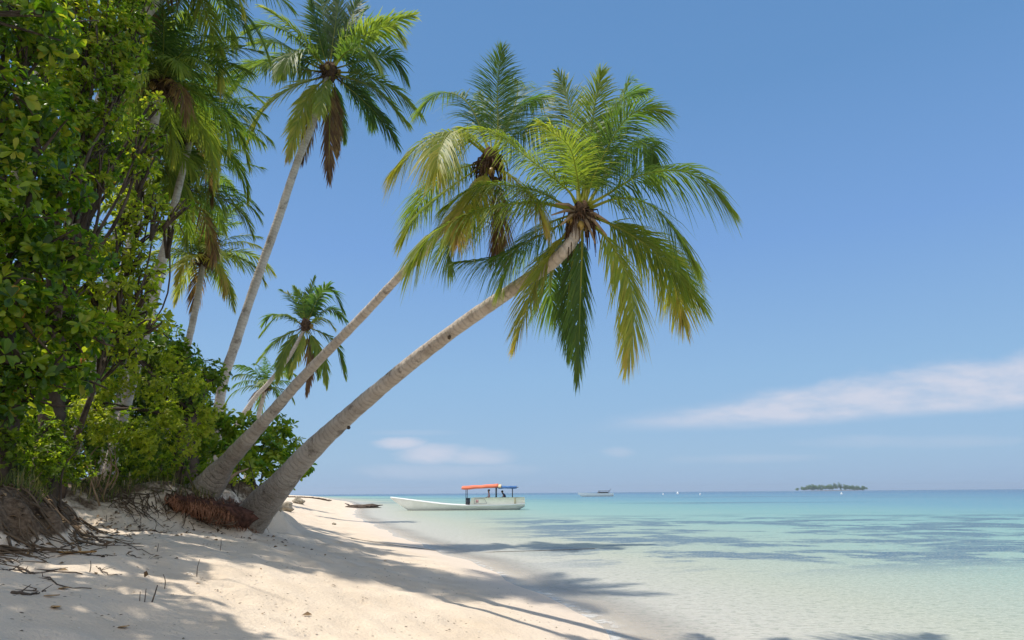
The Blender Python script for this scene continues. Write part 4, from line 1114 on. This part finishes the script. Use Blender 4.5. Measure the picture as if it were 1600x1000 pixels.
BD = G(716, 797, 0)[1]
BL = np.array([P(715, 790, BD)[0], BD, 0.0])
b = empty('long_boat', BL, 'long white wooden boat with orange red and blue canopies, moored in the shallows', 'boat', None)
W2 = lambda x, y, z: BL + np.array([x, y, z])
ST = [(-6.18, .03, 1.14, 1.06), (-5.8, .14, 1.09, .80), (-5.3, .27, 1.03, .48), (-4.45, .5, .92, -.04), (-3.6, .72, .81, -.12), (-2.6, .9, .68, -.16), (-1.2, 1.05, .52, -.18), (.4, 1.12, .41, -.18), (2.2, 1.13, .38, -.18), (4, 1.1, .40, -.16), (5.3, 1.0, .45, -.12), (5.75, .95, .47, .05), (6.15, .9, .49, .24)]
mb = MB(); hull(mb, [(x + BL[0], hb, zg, zk) for x, hb, zg, zk in ST])
for a in mb.v: a[:, 1] += BL[1]
mb.build('hull', M['white_paint'], b)
mb = MB()
for s in (-1, 1):
    mb.tube(spline([W2(x, s * (hb + .02), zg + .03) for x, hb, zg, zk in ST], 60), .06, 8)
mb.build('rail', M['white_rail'], b)
mb = MB(); hull(mb, [(x + BL[0], hb * .985 * f + .006, zk + .13, zk - .012) for (x, hb, zg, zk), f in zip(ST[3:12], (.30, .45, .52, .56, .58, .58, .58, .56, .5))])
for a in mb.v: a[:, 1] += BL[1]
mb.build('bottom_stripe', M['boot'], b)
mb = MB()   # deck inside
V = []; 
for x, hb, zg, zk in ST: V += [W2(x, -hb * .95, zg - .12), W2(x, hb * .95, zg - .12)]
mb.add(V, [[2 * i, 2 * i + 1, 2 * i + 3, 2 * i + 2] for i in range(len(ST) - 1)])
mb.build('deck', M['cream'], b)
# raised side boards, one each side and across the stern
for s in (-1, 1):
    mb = MB()
    prof = [(1.15, .36), (1.32, 1.06), (1.36, 1.10), (6.15, 1.10), (6.19, .52), (5.7, .42), (3.5, .37), (2.2, .35)]
    n = len(prof)
    hb = lambda x: np.interp(x, [1, 2.2, 4, 5.3, 6.2], [1.13, 1.13, 1.1, 1.0, .91])
    V = [W2(x, s * (hb(x) + .012), z) for x, z in prof] + [W2(x, s * (hb(x) - .05), z) for x, z in prof]
    V += [W2(3.6, s * (hb(3.6) + .012), .7), W2(3.6, s * (hb(3.6) - .05), .7)]
    tr = []
    for i in range(n):
        j = (i + 1) % n; tr += [[2 * n, i, j], [2 * n + 1, n + j, n + i]]
    mb.add(V, [[i, (i + 1) % n, n + (i + 1) % n, n + i] for i in range(n)], tr)
    mb.build('side_board', M['cream'], b, smooth=False)
mb = MB(); mb.box(W2(6.14, 0, .78), (.05, 1.78, .62)); mb.build('stern_board', M['cream'], b, smooth=False)
mb = MB(); mb.box(W2(3.8, 0, .80), (4.6, 1.9, .06)); mb.build('bench_deck', M['cream'], b, smooth=False)
mb = MB()
pp = [(1.6, .58), (1.62, 1.0), (2.5, 1.0), (2.74, .58)]
for i in range(4):
    p0, p1_ = pp[i], pp[(i + 1) % 4]
    mb.tube([W2(p0[0], -hb(p0[0]) - .02, p0[1]), W2(p1_[0], -hb(p1_[0]) - .02, p1_[1])], .014, 5)
mb.build('panel_outline', M['grey_line'], b)
mb = MB(); mb.box(W2(1.86, -hb(1.86) - .02, .79), (.24, .02, .26)); mb.build('pink_panel', M['pink_sign'], b, smooth=False)
mb = MB(); mb.box(W2(5.27, -1.02, .78), (.10, .02, .5)); mb.build('rust_stain', simple_mat('rust_stain', (.62, .50, .26), .8, .2, 5), b, smooth=False)
mb = MB(); mb.box(W2(1.0, -.55, .72), (.32, .5, .62)); mb.box(W2(1.0, -.55, 1.05), (.40, .6, .05)); mb.build('locker', M['post'], b, smooth=False)
def canopy(x0, x1, z0, z1, mat, sag=.05, th=.11):
    mb = MB(); nx_ = 16; ny_ = 7; V = []
    for layer in (0, 1):
        for i in range(nx_ + 1):
            for j in range(ny_ + 1):
                f = i / nx_; gg = j / ny_ * 2 - 1
                z = z0 + (z1 - z0) * f + .16 * (1 - gg * gg) - sag * np.sin(np.pi * f * 3) ** 2 * .4 - layer * (th * (.45 + .55 * gg * gg)) + .012 * np.sin(9 * f + 4 * gg)
                V.append(W2(x0 + (x1 - x0) * f, gg * 1.1, z))
    w = ny_ + 1; N_ = (nx_ + 1) * w; q = []
    for i in range(nx_):
        for j in range(ny_):
            a = i * w + j; q += [[a, a + 1, a + w + 1, a + w], [N_ + a + w, N_ + a + w + 1, N_ + a + 1, N_ + a]]
    for i in range(nx_):
        a = i * w; q.append([a + w, N_ + a + w, N_ + a, a]); a = i * w + ny_; q.append([a, N_ + a, N_ + a + w, a + w])
    for j in range(ny_):
        q.append([j, N_ + j, N_ + j + 1, j + 1]); a = nx_ * w + j; q.append([a + 1, N_ + a + 1, N_ + a, a])
    mb.add(V, q); return mb.build('canopy', mat, b)
canopy(.42, 3.75, 1.98, 2.17, M['canopy_red'], th=.16)['label'] = 'orange red canopy'
canopy(3.75, 4.02, 2.12, 2.12, M['canopy_cream'], th=.2)['label'] = 'cream end of the canopy'
canopy(3.70, 5.45, 1.98, 1.96, M['canopy_blue'], th=.08)['label'] = 'blue canopy'
for x, z0, z1, r in ((.82, .4, 2.0, .03), (3.55, 1.1, 2.05, .05), (5.05, 1.1, 1.98, .045)):
    for s in (-1, 1):
        mb = MB(); mb.tube([W2(x, s * .95, z0), W2(x, s * .95, z1)], r, 8); mb.build('post', M['post'], b)
mb = MB()
for s in (-1, 1): mb.tube([W2(.6, s * 1.02, 1.96), W2(5.6, s * 1.02, 1.99)], .025, 6)
mb.build('canopy_rail', M['post'], b)
q = person('', W2(2.9, -.5, .98), M['shirt_pink'], 1, 1, SEAT); tag(q, 'person in a faded pink shirt sitting under the orange red canopy of the boat', 'person'); person_extras(q, (-.03, 0, .73))
q = person('', W2(4.45, -.5, 1.0), M['shirt_blue'], 1, 1, BEND); tag(q, 'person in dark blue bending forward under the blue canopy of the boat', 'person'); person_extras(q, (-.355, 0, .6))

# small white boat far out
FD = 255.0
fb = P(931, 776, FD); fb[2] = 0
b2 = empty('motor_boat', fb, 'far white motor boat with dark top, out on the blue water', 'boat')
ST2 = [(-6.4, .05, .95, .7), (-5.2, .6, .92, .1), (-3.5, 1.1, .85, -.2), (0, 1.4, .75, -.3), (4, 1.4, .75, -.3), (6.3, 1.3, .8, -.2)]
mb = MB(); hull(mb, [(x + fb[0], h_, zg * 1.5, zk) for x, h_, zg, zk in ST2])
for a in mb.v: a[:, 1] += fb[1]
mb.build('hull', M['white_rail'], b2)
mb = MB(); mb.box(fb + np.array([2.6, 0, 1.35]), (4.2, 2.0, .5), taper=.8); mb.build('cabin', M['post'], b2, smooth=False)
mb = MB(); mb.box(fb + np.array([3.0, 0, 1.95]), (4.0, 2.1, .12)); mb.build('roof', M['post'], b2, smooth=False)
mb = MB()
for x in (1.2, 4.8):
    for s in (-.9, .9): mb.tube([fb + np.array([x, s, 1.5]), fb + np.array([x, s, 1.95])], .06, 6)
mb.tube([fb + np.array([5, 0, 1.95]), fb + np.array([5.6, 0, 2.7])], .07, 6)
mb.build('roof_posts', M['post'], b2)

for i, (a, d, lab) in enumerate(((1059, 420, 'white buoy right of the far motor boat'), (1036, 330, 'tiny pale buoy closest to the far motor boat'), (1094, 300, 'tiny pale buoy midway between motor boat and island'), (1315, 260, 'tiny pale buoy in front of the island'))):
    c = P(a, 772, d); r = .65 if i == 0 else .35
    o = empty('buoy', (c[0], d, 0), lab, 'buoy', 'pale buoys far out')
    mb = MB(); mb.blob((c[0], d, r * .6), (r, r, r), i, 0, 12, 8); mb.tube([(c[0], d, r), (c[0], d, r * 2.6)], [r * .35, r * .15], 8); mb.build('float', M['white_rail'], o)

# ------------------------------------------------------------------ far island
ID = 2300.0
i0 = P(1247, 768, ID)[0]; i1 = P(1354, 768, ID)[0]; ic = (i0 + i1) / 2; iw = (i1 - i0) / 2
mb = MB(); V = []; nr_, na = 8, 48
for i in range(nr_ + 1):
    for j in range(na):
        a = 2 * np.pi * j / na; r = i / nr_
        V.append([ic + np.cos(a) * iw * r * .98, ID + np.sin(a) * 60 * r, 1.6 * (1 - r ** 3) - .4 * r])
mb.add(V, [[i * na + j, i * na + (j + 1) % na, (i + 1) * na + (j + 1) % na, (i + 1) * na + j] for i in range(nr_) for j in range(na)])
tag(mb.build('island', M['root_brown']), 'low dark island on the horizon', 'island', kind='structure')
mb = MB(); gi = np.random.default_rng(77)
for i in range(95):
    f = gi.uniform(-.97, .97); env = 17 * (1 - abs(f) ** 2.5) + 4
    env *= .75 + .35 * np.sin(f * 9 + 1) * np.sin(f * 17)
    if .72 < f < .80: env *= .4
    hgt = env * gi.uniform(.6, 1.1) + 3; rr = gi.uniform(4, 9)
    c = np.array([ic + f * iw, ID + gi.uniform(-35, 35), hgt * .62 + 2])
    clump(mb, c, np.array([rr, rr, hgt * .5]), 26, 5, 3.2, .6, gi, .2, .15)
tag(mb.build('wood', M['leaf_big'], smooth=False), 'dark trees covering the low island on the horizon', 'wood', kind='stuff')

# ------------------------------------------------------------------ sea air
mt, t, out = new_mat('sea_air')
pv = t.node('ShaderNodeVolumePrincipled'); pv.inputs['Color'].default_value = (.78, .88, 1.0, 1)
pv.inputs['Density'].default_value = 1.3e-4; pv.inputs['Anisotropy'].default_value = .3
t.link(pv.outputs[0], out.inputs['Volume'])
mb = MB(); mb.box((0, 2450, 14), (10400, 5500, 46)); hzo = mb.build('haze', mt, None, False); hzo['kind'] = 'stuff'
hzo['label'] = 'thin bright sea air fading the far island'
